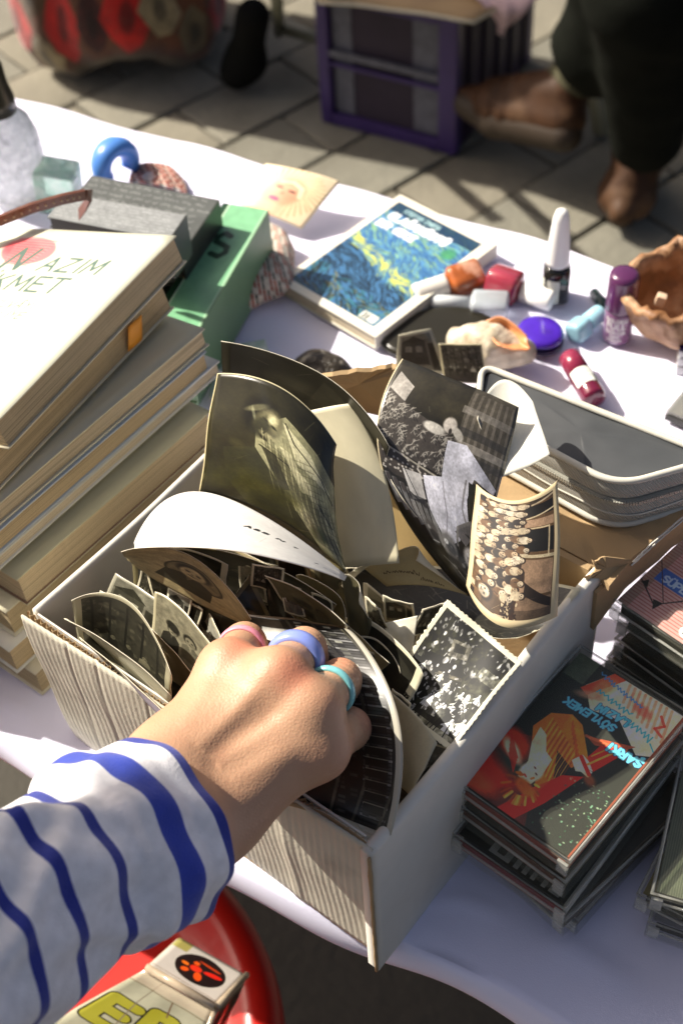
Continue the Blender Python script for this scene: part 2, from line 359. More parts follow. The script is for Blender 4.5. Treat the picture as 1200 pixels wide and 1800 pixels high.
# ================================================================ the ground
M_base = mat('ground_sand', (.055, .050, .040), .9, .2, 5, .003, 60)
V = [(-60, -60, GZ-.03), (60, -60, GZ-.03), (60, 60, GZ-.03), (-60, 60, GZ-.03)]
tag(mk('ground', V, [(0, 1, 2, 3)], M_base, smooth=False), kind='structure')
pav = bpy.data.objects.new('pavement', None); COL.objects.link(pav); pav.location = (-1, 1.4, GZ); tag(pav, kind='structure')
PM = [mat('paver_stone_%s' % n, c, .88, .16, 14, .0025, 90, dirt=d, dscale=5, dlo=.45, dhi=.7) for n, c, d in (('pale', (.21, .197, .155), (.15, .138, .108)), ('warm', (.197, .18, .138), (.142, .13, .10)), ('grey', (.18, .172, .138), (.125, .117, .092)))]
def paver_mesh(sd):
    r = random.Random(sd); b = box_bm(.236, .146, .06, .006, 3)
    for v in b.verts: v.co += Vector((r.uniform(-.002, .002), r.uniform(-.002, .002), (math.sin(v.co.x*31+sd)+math.sin(v.co.y*47+sd*2))*.0012))
    me = bpy.data.meshes.new('paver'); b.to_mesh(me); b.free(); me.materials.append(PM[sd % 3]); me.polygons.foreach_set('use_smooth', [True]*len(me.polygons)); return me
PMS = [paver_mesh(i) for i in range(9)]
PA = 1.38; ca, sa = math.cos(PA), math.sin(PA); o0 = Vector((-1.2, 1.5, 0)); prr = random.Random(3); npv = 0
for j in range(-16, 20):
    for i in range(-16, 18):
        u = (i+(j % 2)*.5)*.242; v = j*.152; X = o0.x+u*ca-v*sa; Y = o0.y+u*sa+v*ca
        q = px((X, Y, GZ))
        if not (-90 < q[0] < 1300 and -90 < q[1] < 620) : continue
        o = bpy.data.objects.new('paver', PMS[prr.randrange(9)]); COL.objects.link(o)
        o.location = (X, Y, GZ-.03+prr.uniform(-.0025, .0025)); o.rotation_euler = (prr.uniform(-.008, .008), prr.uniform(-.008, .008), PA+prr.uniform(-.01, .01)+(math.pi if prr.random() < .5 else 0))
        o.parent = pav; o.matrix_parent_inverse = Matrix.Translation(pav.location).inverted(); npv += 1
print('pavers', npv)
# ================================================================ table and cloth
TN = lambda x: .012+.150*x          # near edge of the table
TF = lambda x: .6035+.186*x           # far edge
tb = empty('market_table', (-.3, .25, GZ), 'folding market table hidden beneath the white cloth', 'table')
M_wood = mat('table_board', (.12, .08, .05), .7, .2, 6)
XL, XR = -1.25, .75
V = []
for x in (XL, XR):
    for y, z in ((TN(x)+.008, -.028), (TF(x)-.008, -.028), (TF(x)-.008, -.010), (TN(x)+.008, -.010)): V.append((x, y, z))
mk('tabletop', V, [(0, 1, 2, 3), (7, 6, 5, 4), (0, 4, 5, 1), (1, 5, 6, 2), (2, 6, 7, 3), (3, 7, 4, 0)], M_wood, tb, smooth=False)
M_leg = mat('table_leg_steel', (.10, .10, .10), .4, .1, 20, metal=.8)
for x in (-1.1, .6):
    for y in (TN(x)+.08, TF(x)-.08): tube('leg', [(x, y, -.023), (x, y, GZ)], .014, M_leg, tb, 12)
def cloth():
    nx, ny = 330, 120; V = []; F = []
    prof = [(-.030, -.034), (-.012, -.036), (-.002, -.030), (0, -.018), (.0015, -.006), (.005, -.001)]
    rows = [('n', d, z) for d, z in [(.03, -.030), (.012, -.034), (.002, -.029), (-.001, -.018), (.0005, -.006), (.004, -.001)]]
    ys = [i/ny for i in range(ny+1)]
    far = [('f', d, z) for d, z in [(-.004, -.001), (0, -.006), (.002, -.03), (.004, -.09), (.006, -.16), (.01, -.24)]]
    allr = rows+[('m', t, 0) for t in ys]+far
    for k, d, z in allr:
        for i in range(nx+1):
            x = XL+(XR-XL)*i/nx; a, b = TN(x), TF(x); wv = .003*math.sin(x*17+1)+.002*math.sin(x*41)
            a += wv; b += wv*1.2+.004*math.sin(x*9)
            if k == 'n': y = a+d; zz = z+.002*math.sin(x*60)+(.004*math.sin(x*23) if z < -.01 else 0)
            elif k == 'f': y = b+d+(.012*math.sin(x*38)*max(0, -z-.02)*6); zz = z+.004*math.sin(x*21)
            else:
                y = a+.005+(b-a-.01)*d; e = min(1, d*12, (1-d)*12)
                h = .0014*(math.sin(x*23+y*31)+math.sin(x*51-y*17+2))+.0012*math.sin(x*7+y*90+2*math.sin(x*11))*max(0, math.sin(x*5+y*6))**2
                c = px((x, y, 0))
                for (xa, ya, xb, yb, am, wd) in FOLDS:
                    dx, dy = xb-xa, yb-ya; L = math.hypot(dx, dy); t = ((c[0]-xa)*dx+(c[1]-ya)*dy)/L/L; s = ((c[0]-xa)*dy-(c[1]-ya)*dx)/L-12*math.sin(t*4)
                    if -.3 < t < 1.3: h += am*math.exp(-(s/wd)**2)*max(0, 1-abs(2*t-1)**4) if abs(2*t-1) < 1 else 0
                zz = (h-.0015)*e
            V.append((x, y, zz))
    nr = len(allr)
    for j in range(nr-1):
        for i in range(nx): a = j*(nx+1)+i; F.append((a, a+1, a+nx+2, a+nx+1))
    return tag(mk('tablecloth', V, F, M_cloth), 'white cotton cloth spread over the market table', 'tablecloth')
FOLDS = [(720, 1610, 860, 1760, .0035, 14), (760, 1590, 880, 1600, .0022, 9), (860, 1760, 1010, 1800, .003, 16), (0, 1230, 90, 1330, .005, 16), (20, 1290, 110, 1370, .004, 10), (640, 1640, 800, 1570, .002, 10),
         (950, 1650, 1100, 1730, .002, 25), (380, 560, 560, 600, .002, 25), (430, 300, 560, 345, .0015, 12), (90, 240, 200, 250, .0015, 12), (1060, 620, 1160, 700, .0015, 20)]
cloth()
# ================================================================ cardboard box
BW, BD, BH = .228, .2, .126
bx = empty('cardboard_box', (-BW/2, BD/2, .001), 'open grey cardboard box crammed with old photographs', 'box')
def ribbed(name, a, b, z0, z1, nrm, m, parent, pitch=.0042, amp=.00009, creases=(), nz=26, flare=0, yo=0):
    """a liner whose outer face shows the ribs of the fluting inside"""
    a, b, nrm = Vector(a), Vector(b), Vector(nrm); L = (b-a).length; n = int(L/pitch*8); V = []; F = []; r = random.Random(5)
    for j in range(nz+1):
        t = j/nz
        for i in range(n+1):
            s = i/n*L; h = amp*math.cos(2*math.pi*s/pitch+.12*math.sin(t*3+s*40))
            for c, am, wd in creases: h += am*math.exp(-((s-c-.004*t)/wd)**2)
            h += .0008*math.sin(s*37+t*2)+.0006*math.sin(t*9+s*15)
            V.append(a+(b-a)*(i/n)+nrm*(h+flare*(t-1)*(1-t))+Vector((0, 0, z0+(z1-z0)*t)))
    for j in range(nz):
        for i in range(n): q = j*(n+1)+i; F.append((q, q+1, q+n+2, q+n+1))
    k = len(V); V += [v-nrm*.0012 for v in V[:k]]; F += [tuple(k+v for v in f[::-1]) for f in F[:]]
    rim = [i for i in range(n+1)]+[j*(n+1)+n for j in range(1, nz+1)]+[nz*(n+1)+i for i in range(n-1, -1, -1)]+[j*(n+1) for j in range(nz-1, 0, -1)]
    for p, q in zip(rim, rim[1:]+rim[:1]): F.append((p, k+p, k+q, q))
    return mk(name, V, F, m, parent)
def fluting(a, b, z0, z1, nrm, amp, pitch, m, parent):
    a, b, nrm = Vector(a), Vector(b), Vector(nrm); L = (b-a).length; n = int(L/pitch*8); V = []; F = []
    for zz in (z0, z1):
        for s_ in (-1, 1):
            for i in range(n+1):
                s = i/n*L; V.append(a+(b-a)*(i/n)+nrm*(amp*math.sin(2*math.pi*s/pitch)+s_*.00018)+Vector((0, 0, zz)))
    N = n+1
    for i in range(n): F += [(i, i+1, 2*N+i+1, 2*N+i), (N+i+1, N+i, 3*N+i, 3*N+i+1), (2*N+i, 2*N+i+1, 3*N+i+1, 3*N+i)]
    return mk('fluting', V, F, m, parent)
fw = ribbed('front_wall', (-BW, 0, 0), (-.001, 0, 0), .0, BH, (0, -1, 0), M_grey, bx, creases=((.028, -.0004, .0012), (.048, -.0005, .0015), (.083, -.0004, .0012), (.17, .0006, .004)), flare=.006)
fluting((-BW, .0030, 0), (-.001, .0030, 0), BH-.008, BH-.0008, (0, 1, 0), .0011, .0042, M_kraft, fw)
boxo('front_liner', Matrix(), -BW+.006, -.008, .0048, .0058, .062, BH-.0005, M_white_card, bx, 0)
# right wall: folded over, with a rounded white rim
def rim_wall(name, x0, th, y0, y1, m, lean=0):
    prof = [(th/2, 0)]; 
    prof += [(th/2, BH-.004)]+[(th/2*math.cos(a), BH-.0035+.0035*math.sin(a)) for a in np.linspace(.3, math.pi-.3, 7)]+[(-th/2, BH-.004), (-th/2, 0)]
    ny = 40; V = []; F = []; r = random.Random(9)
    for j in range(ny+1):
        y = y0+(y1-y0)*j/ny
        for k, (x, z) in enumerate(prof):
            t = z/BH; V.append((x0+x+lean*t+.0012*math.sin(y*30)*t*t, y, z+.0006*math.sin(y*44)*t))
    n = len(prof)
    for j in range(ny):
        for k in range(n-1): F.append((j*n+k, (j+1)*n+k, (j+1)*n+k+1, j*n+k+1))
    F += [tuple(range(n)), tuple(ny*n+k for k in range(n))[::-1]]
    return mk(name, V, F, m, bx)
rim_wall('right_wall', -.0035, .007, -.0008, BD, M_white_card)
rim_wall('left_wall', -BW+.0026, .005, .0062, BD, M_white_card)
boxo('back_wall', Matrix(), -BW+.006, -.008, BD-.004, BD, 0, BH-.001, M_kraft, bx, .0003)
boxo('bottom', Matrix(), -BW+.006, -.008, .006, BD-.005, .0015, .004, M_kraft, bx, 0)
# narrow folded-in lip at the front right
sheet('inner_lip', [[(505, 1412, .124), (580, 1440, .1245), (655, 1494, .1245)], [(528, 1402, .113), (600, 1428, .113), (668, 1470, .113)]], M_grey, M_kraft, M_kraft, th=.002, parent=bx, wav=.0003)
# corner edge of bare corrugation
tube('torn_corner', [(-.0005, -.0022, z) for z in np.linspace(.002, .124, 16)], .0009, M_kraft, bx, 5, rs=[.0008+.0006*random.random() for _ in range(16)])
def torn_sheet(name, pts, th, m, parent, sub=7, jag=.0012, seed=1, torn=()):
    """thick card with ragged edges: outline of place points, closed"""
    r = random.Random(seed); O = []
    for i, (p, q) in enumerate(zip(pts, pts[1:]+pts[:1])):
        p, q = Vector(p), Vector(q)
        for k in range(sub):
            t = k/sub; v = p.lerp(q, t)
            if i in torn: v = v+Vector((r.uniform(-1, 1), r.uniform(-1, 1), r.uniform(-1, 1)))*jag
            O.append(v)
    c = sum(O, Vector())/len(O); n = len(O)
    nr = Vector()
    for a, b in zip(O, O[1:]+O[:1]): nr += (a-c).cross(b-c)
    nr.normalize(); 
    V = []; F = []
    for s in (.5, -.5):
        V.append(c+nr*th*s)
        for o_ in O: V.append(c.lerp(o_, .5)+nr*th*s+nr*.0006*math.sin(o_.x*90))
        for o_ in O: V.append(o_+nr*th*s)
    K = 1+2*n
    for i in range(n):
        j = (i+1) % n
        F += [(0, 1+i, 1+j), (1+i, 1+n+i, 1+n+j, 1+j), (K, K+1+j, K+1+i), (K+1+i, K+1+j, K+1+n+j, K+1+n+i), (1+n+i, K+1+n+i, K+1+n+j, 1+n+j)]
    return mk(name, V, F, m, parent, smooth=False)
Z = .121
fl = torn_sheet('back_flap', [(-.13, BD+.001, Z+.003), (-.012, BD+.001, Z+.002), (.006, BD-.006, Z+.001), at(1108, 987, Z+.002), at(1215, 893, .127), at(1180, 850, .115), at(900, 740, .112), (-.13, .28, .11)], .0035, M_kraft, bx, 9, .0006, 4, torn=(3,))
# pale torn plies that show along the cut
E1 = [at(1108, 987, Z+.003), at(1150, 948, Z+.0045), at(1215, 893, .129)]
for d in (.0014, -.0014): tube('torn_ply', [p+Vector((.0012, -.001, d))+Vector((random.uniform(-.0006, .0006),)*3) for p in [E1[0].lerp(E1[1], t) for t in np.linspace(0, 1, 12)]+[E1[1].lerp(E1[2], t) for t in np.linspace(.1, 1, 12)]], .0005, M_white_card, bx, 5)
torn_sheet('side_flap', [at(1105, 989, Z), at(1222, 893, .126), at(1222, 925, .110), at(1085, 1040, .098), (.0008, .192, .085), (.0008, .19, .119)], .0025, M_kraft, bx, 6, .0006, 6, torn=(1, 2))
torn_sheet('torn_tab', [at(1040, 985, Z+.012), at(1062, 978, .134), at(1112, 984, Z+.004), at(1100, 996, Z+.001), (.0006, .196, .124), (-.006, .188, .1275), at(1046, 1000, .1285)], .0012, M_kraft, bx, 5, .0008, 8, torn=(0, 4, 5))
torn_sheet('rear_flap', [at(548, 700, .126), at(700, 735, .126), at(712, 655, .158), at(690, 641, .161), at(640, 652, .163), at(585, 655, .165), at(540, 665, .16)], .003, M_kraft, bx, 4, .0007, 12, torn=(2, 3, 4, 5))
# ================================================================ loose photographs
def face(c, x, y, r, rot=0, hair=(.1,.1,.1), skin=(.75,.75,.75), al=1):
    cs, sn = math.cos(rot), math.sin(rot); k = c.w/c.h
    def q(dx, dy): return x+(dx*cs-dy*sn)*r, y+(dx*sn+dy*cs)*r*k
    c.ell(*q(0, -.25), r*1.05, r*1.15, hair, rot, .3, al); c.ell(*q(0, .1), r*.78, r*1.0, skin, rot, .25, al)
    sh = tuple(v*.6 for v in skin); c.ell(*q(.45, .15), r*.35, r*.8, sh, rot, .9, al*.5)
    for s in (-.33, .33): c.ell(*q(s, .0), r*.15, r*.09, (.08,.08,.08), rot, .6, al); c.ell(*q(s, -.17), r*.2, r*.05, (.15,.13,.12), rot, .6, al*.8)
    c.ell(*q(.02, .3), r*.09, r*.14, sh, rot, .8, al); c.ell(*q(0, .6), r*.26, r*.08, (.2,.15,.15), rot, .6, al)
def person_fig(c, x, y, r, rot=0, cloth=(.2,.2,.2), skin=(.75,.75,.75)):
    cs, sn = math.cos(rot), math.sin(rot); k = c.w/c.h
    q = lambda dx, dy: (x+(dx*cs-dy*sn)*r, y+(dx*sn+dy*cs)*r*k)
    c.poly([q(-.5, .8), q(.5, .8), q(1.5, 1.6), q(1.8, 4.5), q(-1.8, 4.5), q(-1.5, 1.6)], cloth); c.poly([q(-.3, .8), q(.3, .8), q(0, 2)], tuple(min(.9, v+.35) for v in cloth), .7)
    face(c, x, y, r, rot, skin=skin)
def border(c, b, col=(.84, .81, .71), bx_=None):
    h = b*c.w/c.h
    for R in ((0, 0, 1, h), (0, 1-h, 1, 1), (0, 0, b, 1), (1-b, 0, 1, 1)): c.rect(*R, col)
def ph_portrait(seed=0, dark=True):
    c = Cv(460, 560, (.10, .095, .06)); 
    c.ell(.42, .45, .75, .6, (.14, .13, .08), 0, 1.2)
    # a man in a pale-striped jacket, lying across the sheet
    c.poly([(.42,.30),(.62,.16),(.86,.26),(1,.40),(1,1),(.8,1),(.55,.78),(.42,.52)], (.46, .45, .34))
    c.poly([(.20,.55),(.42,.45),(.66,.75),(.86,1),(.45,1),(.25,.8)], (.17,.165,.10))  # dim jacket part: the shadow across the print, painted into its colour
    c.poly([(.50,.40),(.72,.46),(.98,.80),(.98,.95),(.66,.62)], (.36, .35, .25)); c.poly([(.6,.2),(.8,.3),(.95,.5),(.7,.42)], (.68, .66, .53))
    c.line([(.45,.42),(.64,.47),(.84,.62),(.95,.75)], .006, (.12,.11,.07)); c.line([(.62,.2),(.68,.3),(.88,.42),(.97,.56)], .005, (.16,.15,.1))
    c.poly([(.66,.44),(.80,.52),(.86,.66),(.76,.6)], (.62,.6,.48)); c.line([(.7,.52),(.9,.72),(1,.9)], .012, (.6,.58,.46), .6)
    c.ell(.45,.23,.13,.15,(.07,.065,.04),.4,.5); c.ell(.50,.25,.075,.11,(.44,.42,.31),.5,.6); c.ell(.46,.28,.06,.10,(.16,.155,.10),.5,.9); c.ell(.535,.22,.03,.04,(.6,.58,.45),.5,.9); c.ell(.50,.335,.05,.02,(.5,.48,.36),.3,.9)
    for e in ((.485,.235),(.54,.265)): c.ell(*e,.020,.009,(.12,.115,.07),.6,.9)
    c.ell(.47,.36,.03,.012,(.12,.11,.07),.5,.5); c.line([(.50,.29),(.47,.33)], .006, (.2,.19,.13))
    c.ell(.42,.18,.09,.022,(.36,.35,.26),-.5,.6,.7); c.ell(.40,.22,.012,.05,(.5,.5,.4),-.2,.6,.5)
    for k in range(34):
        x0 = .46+.016*k; c.line([(x0,.30+.012*k),(x0+.03,.48+.012*k),(x0+.10,.72+.010*k)], .0035, (.16,.155,.10) if k % 3 else (.62,.60,.47), .55)
    for k in range(14): y0 = .36+.04*k; c.line([(.44+.02*k,y0),(.62+.02*k,y0+.06),(.8+.02*k,y0+.02)], .005, (.22,.21,.14), .35)
    c.poly([(.46,.42),(.56,.44),(.66,.66),(.60,.70)], (.12,.115,.07), .8); c.poly([(.58,.36),(.66,.38),(.80,.60),(.74,.62)], (.66,.64,.51), .7)
    for k in range(6): c.ell(.15+.1*k,.75+.05*math.sin(k*2),.09,.16,(.16+.03*(k%2),.155+.03*(k%2),.08),.6,.9,.6)
    c.ell(.85,.88,.05,.07,(.16,.19,.1),0,.7,.8); c.ell(.3,.48,.05,.04,(.2,.19,.11),0,.8,.6)
    for k in range(12): c.line([(.6+.03*k,.3+.02*k),(.7+.028*k,.75+.02*k)], .0025, (.24,.23,.16), .5)
    c.warp(1.45); c.a *= 1.2; c.mott(.32, 6, seed); c.mott(.12, 60, seed+1, 2); c.wear(3, 14, (.6,.58,.45)); c.rect(0,0,.006,1,(.75,.7,.55)); c.rect(0,0,1,.006,(.78,.74,.6)); return c
def ph_room():
    c = Cv(520, 760, (.12, .11, .085)); c.rect(0,0,1,.2,(.15,.135,.1)); c.ell(.5,.12,.5,.14,(.18,.165,.12),.3,1)
    c.rect(.62,.0,1,.42,(.30,.28,.24)); 
    for k in range(7): c.rect(.64+.052*k,.02,.66+.052*k,.4,(.45,.42,.38),.7)
    for y_, cl in ((.1,.5),(.2,.2),(.26,.62),(.31,.25)): c.rect(.6,y_,1,y_+.035,(cl,cl*.96,cl*.9),.6)
    c.poly([(.05,.05),(.2,.1),(.16,.22),(.02,.16)], (.62,.6,.57)); c.poly([(0,.12),(.25,.2),(.62,.27),(.55,.44),(.2,.40),(0,.33)], (.26,.24,.22))
    r = random.Random(4)
    for _ in range(70):
        u, v = r.random(), r.random(); x = .02+.56*u; y = .15+.12*u+v*.19; s = r.uniform(.014, .03)
        c.ell(x, y, s, s*.6, (.62,.60,.56), r.uniform(0,3), .5, .9); c.ell(x+.003, y, s*.7, s*.4, (.2,.185,.17), r.uniform(0,3), .5, .9); c.line([(x-s*1.4,y+s*.6),(x-s*.4,y-s*.2),(x+s*1.2,y-s*.7)], .0022, (.66,.64,.6), .8); c.line([(x+s,y+s*.9),(x,y+s*.3)], .003, (.12,.11,.1), .8)
        if _ % 3 == 0: c.ell(x, y, s*.25, s*.2, (.6,.58,.55), 0, .5)
    c.poly([(.0,.36),(.3,.42),(.5,.44),(.45,.52),(.1,.5),(0,.45)], (.22,.2,.18)); c.line([(0,.37),(.3,.42),(.5,.45)], .006, (.6,.58,.53))
    for k in range(60):
        x, y = r.uniform(.02,.4), r.uniform(.39,.48); c.ell(x, y, .009, .007, (.65,.63,.6), 0, .5)
    for k in range(9): c.poly([(.02+.06*k,.5+.012*k),(.06+.06*k,.5+.012*k),(.09+.06*k,.62+.02*k),(.04+.06*k,.63+.02*k)], (.55-.04*(k%3),)*3, .8); c.ell(.05+.06*k,.52+.012*k,.022,.03,(.25,.23,.22),0,.4)
    # white gown
    c.poly([(.56,.28),(.70,.27),(.86,.35),(.98,.41),(.97,.44),(.80,.40),(.76,.50),(.78,.60),(.66,.70),(.5,.74),(.40,.60),(.38,.46),(.54,.44)], (.80,.80,.84))
    c.poly([(.76,.42),(.98,.46),(.97,.66),(.8,.68),(.78,.55)], (.17,.165,.12)); c.line([(.74,.42),(.72,.55),(.77,.64)], .008, (.55,.54,.55)); c.line([(.55,.46),(.57,.6),(.5,.72)], .006, (.62,.61,.64))
    c.ell(.55,.215,.05,.055,(.74,.71,.67),.3,.3); c.ell(.44,.25,.085,.035,(.76,.74,.7),.1,.3); c.ell(.62,.24,.05,.03,(.7,.68,.64),.7,.35); c.ell(.56,.24,.012,.02,(.2,.18,.16),0,.5)
    c.poly([(.2,.46),(.36,.46),(.38,.56),(.24,.58)], (.7,.69,.68)); c.line([(.22,.46),(.30,.56)], .004, (.2,.2,.2)); c.line([(.22,.55),(.38,.6)], .005, (.15,.15,.15))
    c.rect(.2,.56,.36,.585,(.1,.1,.1),.6); c.poly([(.62,.66),(.8,.6),(.9,.64),(.72,.72)], (.45,.44,.44)); c.line([(.62,.72),(.66,.64),(.8,.6)], .012, (.5,.49,.48))
    for (x, y, R, t) in ((.34,.70,.07,.3),(.5,.74,.09,.46),(.62,.84,.09,.26),(.46,.86,.1,.2),(.74,.78,.08,.75),(.78,.9,.09,.3)):
        c.ell(x, y, R, R*1.1, (t,t*.98,t*.96), .4, .4); c.ell(x+.01, y+.01, R*.62, R*.5, (t*.6,)*3, .4, .5); c.ell(x-.02, y-.02, R*.25, R*.2, (min(.8, t*1.7),)*3, 0, .6)
    for k in range(26): x, y = r.uniform(.3, 1), r.uniform(.68, .98); c.line([(x, y), (x+r.uniform(-.1,.1), y+r.uniform(-.05,.05))], .004, (r.choice([.1,.55,.7]),)*3, .6)
    c.line([(.45,.86),(.5,.94),(.6,.95),(.68,.85)], .006, (.5,.49,.47)); c.mott(.28, 9, 3); c.mott(.14, 70, 4, 2); c.wear(5, 12); c.rect(0,0,.008,1,(.7,.66,.55)); return c
def ph_group():
    """school group seen lying on its side (turned by a quarter)"""
    c = Cv(470, 640, (.25, .15, .08)); c.rect(0,0,.45,1,(.34,.25,.16)); c.rect(.62,0,1,1,(.42,.32,.22))
    for y0, y1, t in ((.0,.08,.3),(.1,.2,.12),(.23,.30,.7),(.32,.50,.09),(.56,.80,.66),(.82,.9,.55),(.9,1,.4)): c.rect(.6,y0,.93,y1,(t,t*.82,t*.66))
    c.line([(.6,.31),(.88,.31),(.88,.52)], .008, (.82,.74,.6)); c.line([(.6,.535),(.95,.535)], .016, (.85,.78,.64)); c.line([(.62,.22),(.95,.17)], .008, (.85,.78,.64)); c.line([(.6,.10),(.95,.06)], .01, (.8,.72,.6))
    c.poly([(.66,.72),(.93,.84),(.93,.90),(.66,.80)], (.16,.11,.07)); r = random.Random(12)
    S = ((.86,.78,.66),(.9,.83,.72),(.78,.68,.55)); Hh = (.13,.07,.04)
    for k in range(34): x, y = r.uniform(.05,.62), k/34; c.poly([(x-.1,y-.02),(x+.04,y-.03),(x+.05,y+.03),(x-.1,y+.035)], r.choice([(.85,.78,.66),(.14,.08,.05),(.16,.09,.05),(.5,.38,.26)]), .9)
    for col, x0, n, R in ((0,.16,13,.030),(1,.30,14,.038),(2,.42,12,.040),(3,.53,13,.036),(4,.62,10,.032)):
        for k in range(n):
            y = (k+.5+.3*(col % 2))/n*.80+.05; x = x0+r.uniform(-.02,.02)-.03*math.sin(k*1.1)
            if y > .86: continue
            c.ell(x-.055, y, .06, .042, r.choice([(.88,.82,.72),(.15,.09,.06),(.82,.75,.63),(.45,.33,.22)]), 0, .25)
            face(c, x, y, R, math.pi/2 if r.random() < .9 else 1.3, Hh, r.choice(S))
    face(c, .24, .86, .07, math.pi/2, Hh, S[1]); 
    for k in range(40): x, y = .50+r.uniform(-.06,.12), .86+r.uniform(0,.11); c.ell(x, y, .016, .010, r.choice([(.86,.78,.64),(.2,.12,.07)]), r.uniform(0,3), .4)
    for k in range(50): x, y = r.uniform(.05,.6), r.uniform(.05,.84); c.line([(x, y), (x-.05, y+r.uniform(-.02,.02))], .0025, (.1,.05,.03), .6)
    c.mott(.22, 12, 8); c.mott(.12, 90, 9, 2); c.a = np.clip((c.a-.05)*.86, .03, .8); border(c, .06, (.78, .71, .56)); c.wear(6, 16, (.9,.84,.7)); return c
def ph_crowd(seed=1):
    """street crowd under trees"""
    c = Cv(640, 560, (.2,.2,.17)); r = random.Random(seed)
    c.mott(.5, 5, seed); c.rect(0,0,1,.3,(.15,.15,.12),.7)
    for k in range(230): x, y = r.uniform(0,1), r.uniform(0,.42)**1.1; c.ell(x, y, r.uniform(.008,.03), r.uniform(.006,.018), (r.choice([.06,.1,.5,.72]),)*3, r.uniform(0,3), .6, .7)
    c.poly([(.30,.22),(.5,.18),(.55,.30),(.36,.36)],(.42,.41,.38),.7); c.poly([(.34,.24),(.46,.215),(.49,.27),(.38,.31)],(.16,.16,.14),.8); c.rect(.72,.25,.97,.36,(.5,.5,.46),.5); c.poly([(.0,.45),(.55,.36),(.62,.44),(.05,.62)], (.07,.07,.06)); c.line([(0,.62),(.62,.46)], .014, (.3,.29,.26))
    for k in range(90): x = r.uniform(.0,1); y = r.uniform(.4,.95); c.ell(x,y,r.uniform(.008,.035),r.uniform(.006,.03),(r.choice([.06,.1,.15,.62,.72,.82]),)*3,r.uniform(0,3),.5,.85)
    for k in range(60): x = r.uniform(.0,1); y = r.uniform(.35,.95); c.line([(x,y),(x+r.uniform(-.03,.03),y+r.uniform(-.01,.05))], r.uniform(.0015,.004), (r.choice([.05,.08,.7,.85]),)*3, .85)
    for k in range(44):
        x, y = r.uniform(.03,.97), .42+.4*r.random()**.7; s = .012+.020*(y-.4); w_ = r.choice([(.85,.85,.8),(.8,.8,.76),(.1,.1,.09),(.3,.3,.28)])
        c.poly([(x-s,y+s),(x+s,y+s),(x+s*1.8,y+s*6),(x-s*1.8,y+s*6)], w_, .95); c.line([(x-s,y+s*2),(x-s*3,y+s*4)], s*.3, w_, .9); c.line([(x+s,y+s*2),(x+s*2.6,y+s*3.6)], s*.3, w_, .9); face(c, x, y, s, r.uniform(-.3,.3))
    c.rect(0,.90,1,1,(.7,.69,.62),.6)
    for k in range(14): x = r.uniform(0,1); c.line([(x,.82),(x+r.uniform(-.03,.03),.97)], .006, (.07,.07,.06), .9)
    c.mott(.5, 16, seed+2); c.mott(.3, 40, seed+4, 3); c.a = np.clip((c.a-.40)*1.5+.42, .04, .86); border(c, .05, (.86,.84,.74)); return c
def ph_street(seed=2):
    """rows of house fronts along a road, dark"""
    c = Cv(420, 900, (.085,.08,.065)); r = random.Random(seed)
    for k in range(60):
        y = k/60; c.rect(.62,y,.9,y+.010,(.2+.3*(k%3==0),)*3,.8)
    for j, x0 in enumerate((.30,.42,.55,.7)):
        for k in range(44): y = .02+k*.022; t = r.choice([.05,.3,.5,.62]) if y < .4 else r.choice([.05,.07,.16,.22]); c.rect(x0+.1*y,y,x0+.07+.1*y,y+.013,(t,t,t*.92))
    for x0 in (.1,.36,.6,.88): c.line([(x0,0),(x0+.1,.4),(x0+.05,.8),(x0-.05,1)], .014, (.28,.27,.23)); c.line([(x0+.03,0),(x0+.13,.4),(x0+.08,.8),(x0-.02,1)], .006, (.04,.04,.03))
    for k in range(9): y = .5+k*.05; c.rect(.64,y,.86,y+.038,(.05,.05,.04)); c.rect(.64,y,.86,y+.004,(.4,.39,.34))
    c.rect(.03,.0,.3,.22,(.35,.33,.28),.8); c.ell(.2,.12,.1,.1,(.6,.58,.52),0,.8,.7); c.mott(.4, 10, seed)
    c.rect(.93,0,1,1,(.68,.66,.60)); c.rect(0,0,1,.012,(.62,.52,.42)); c.wear(seed, 8); return c
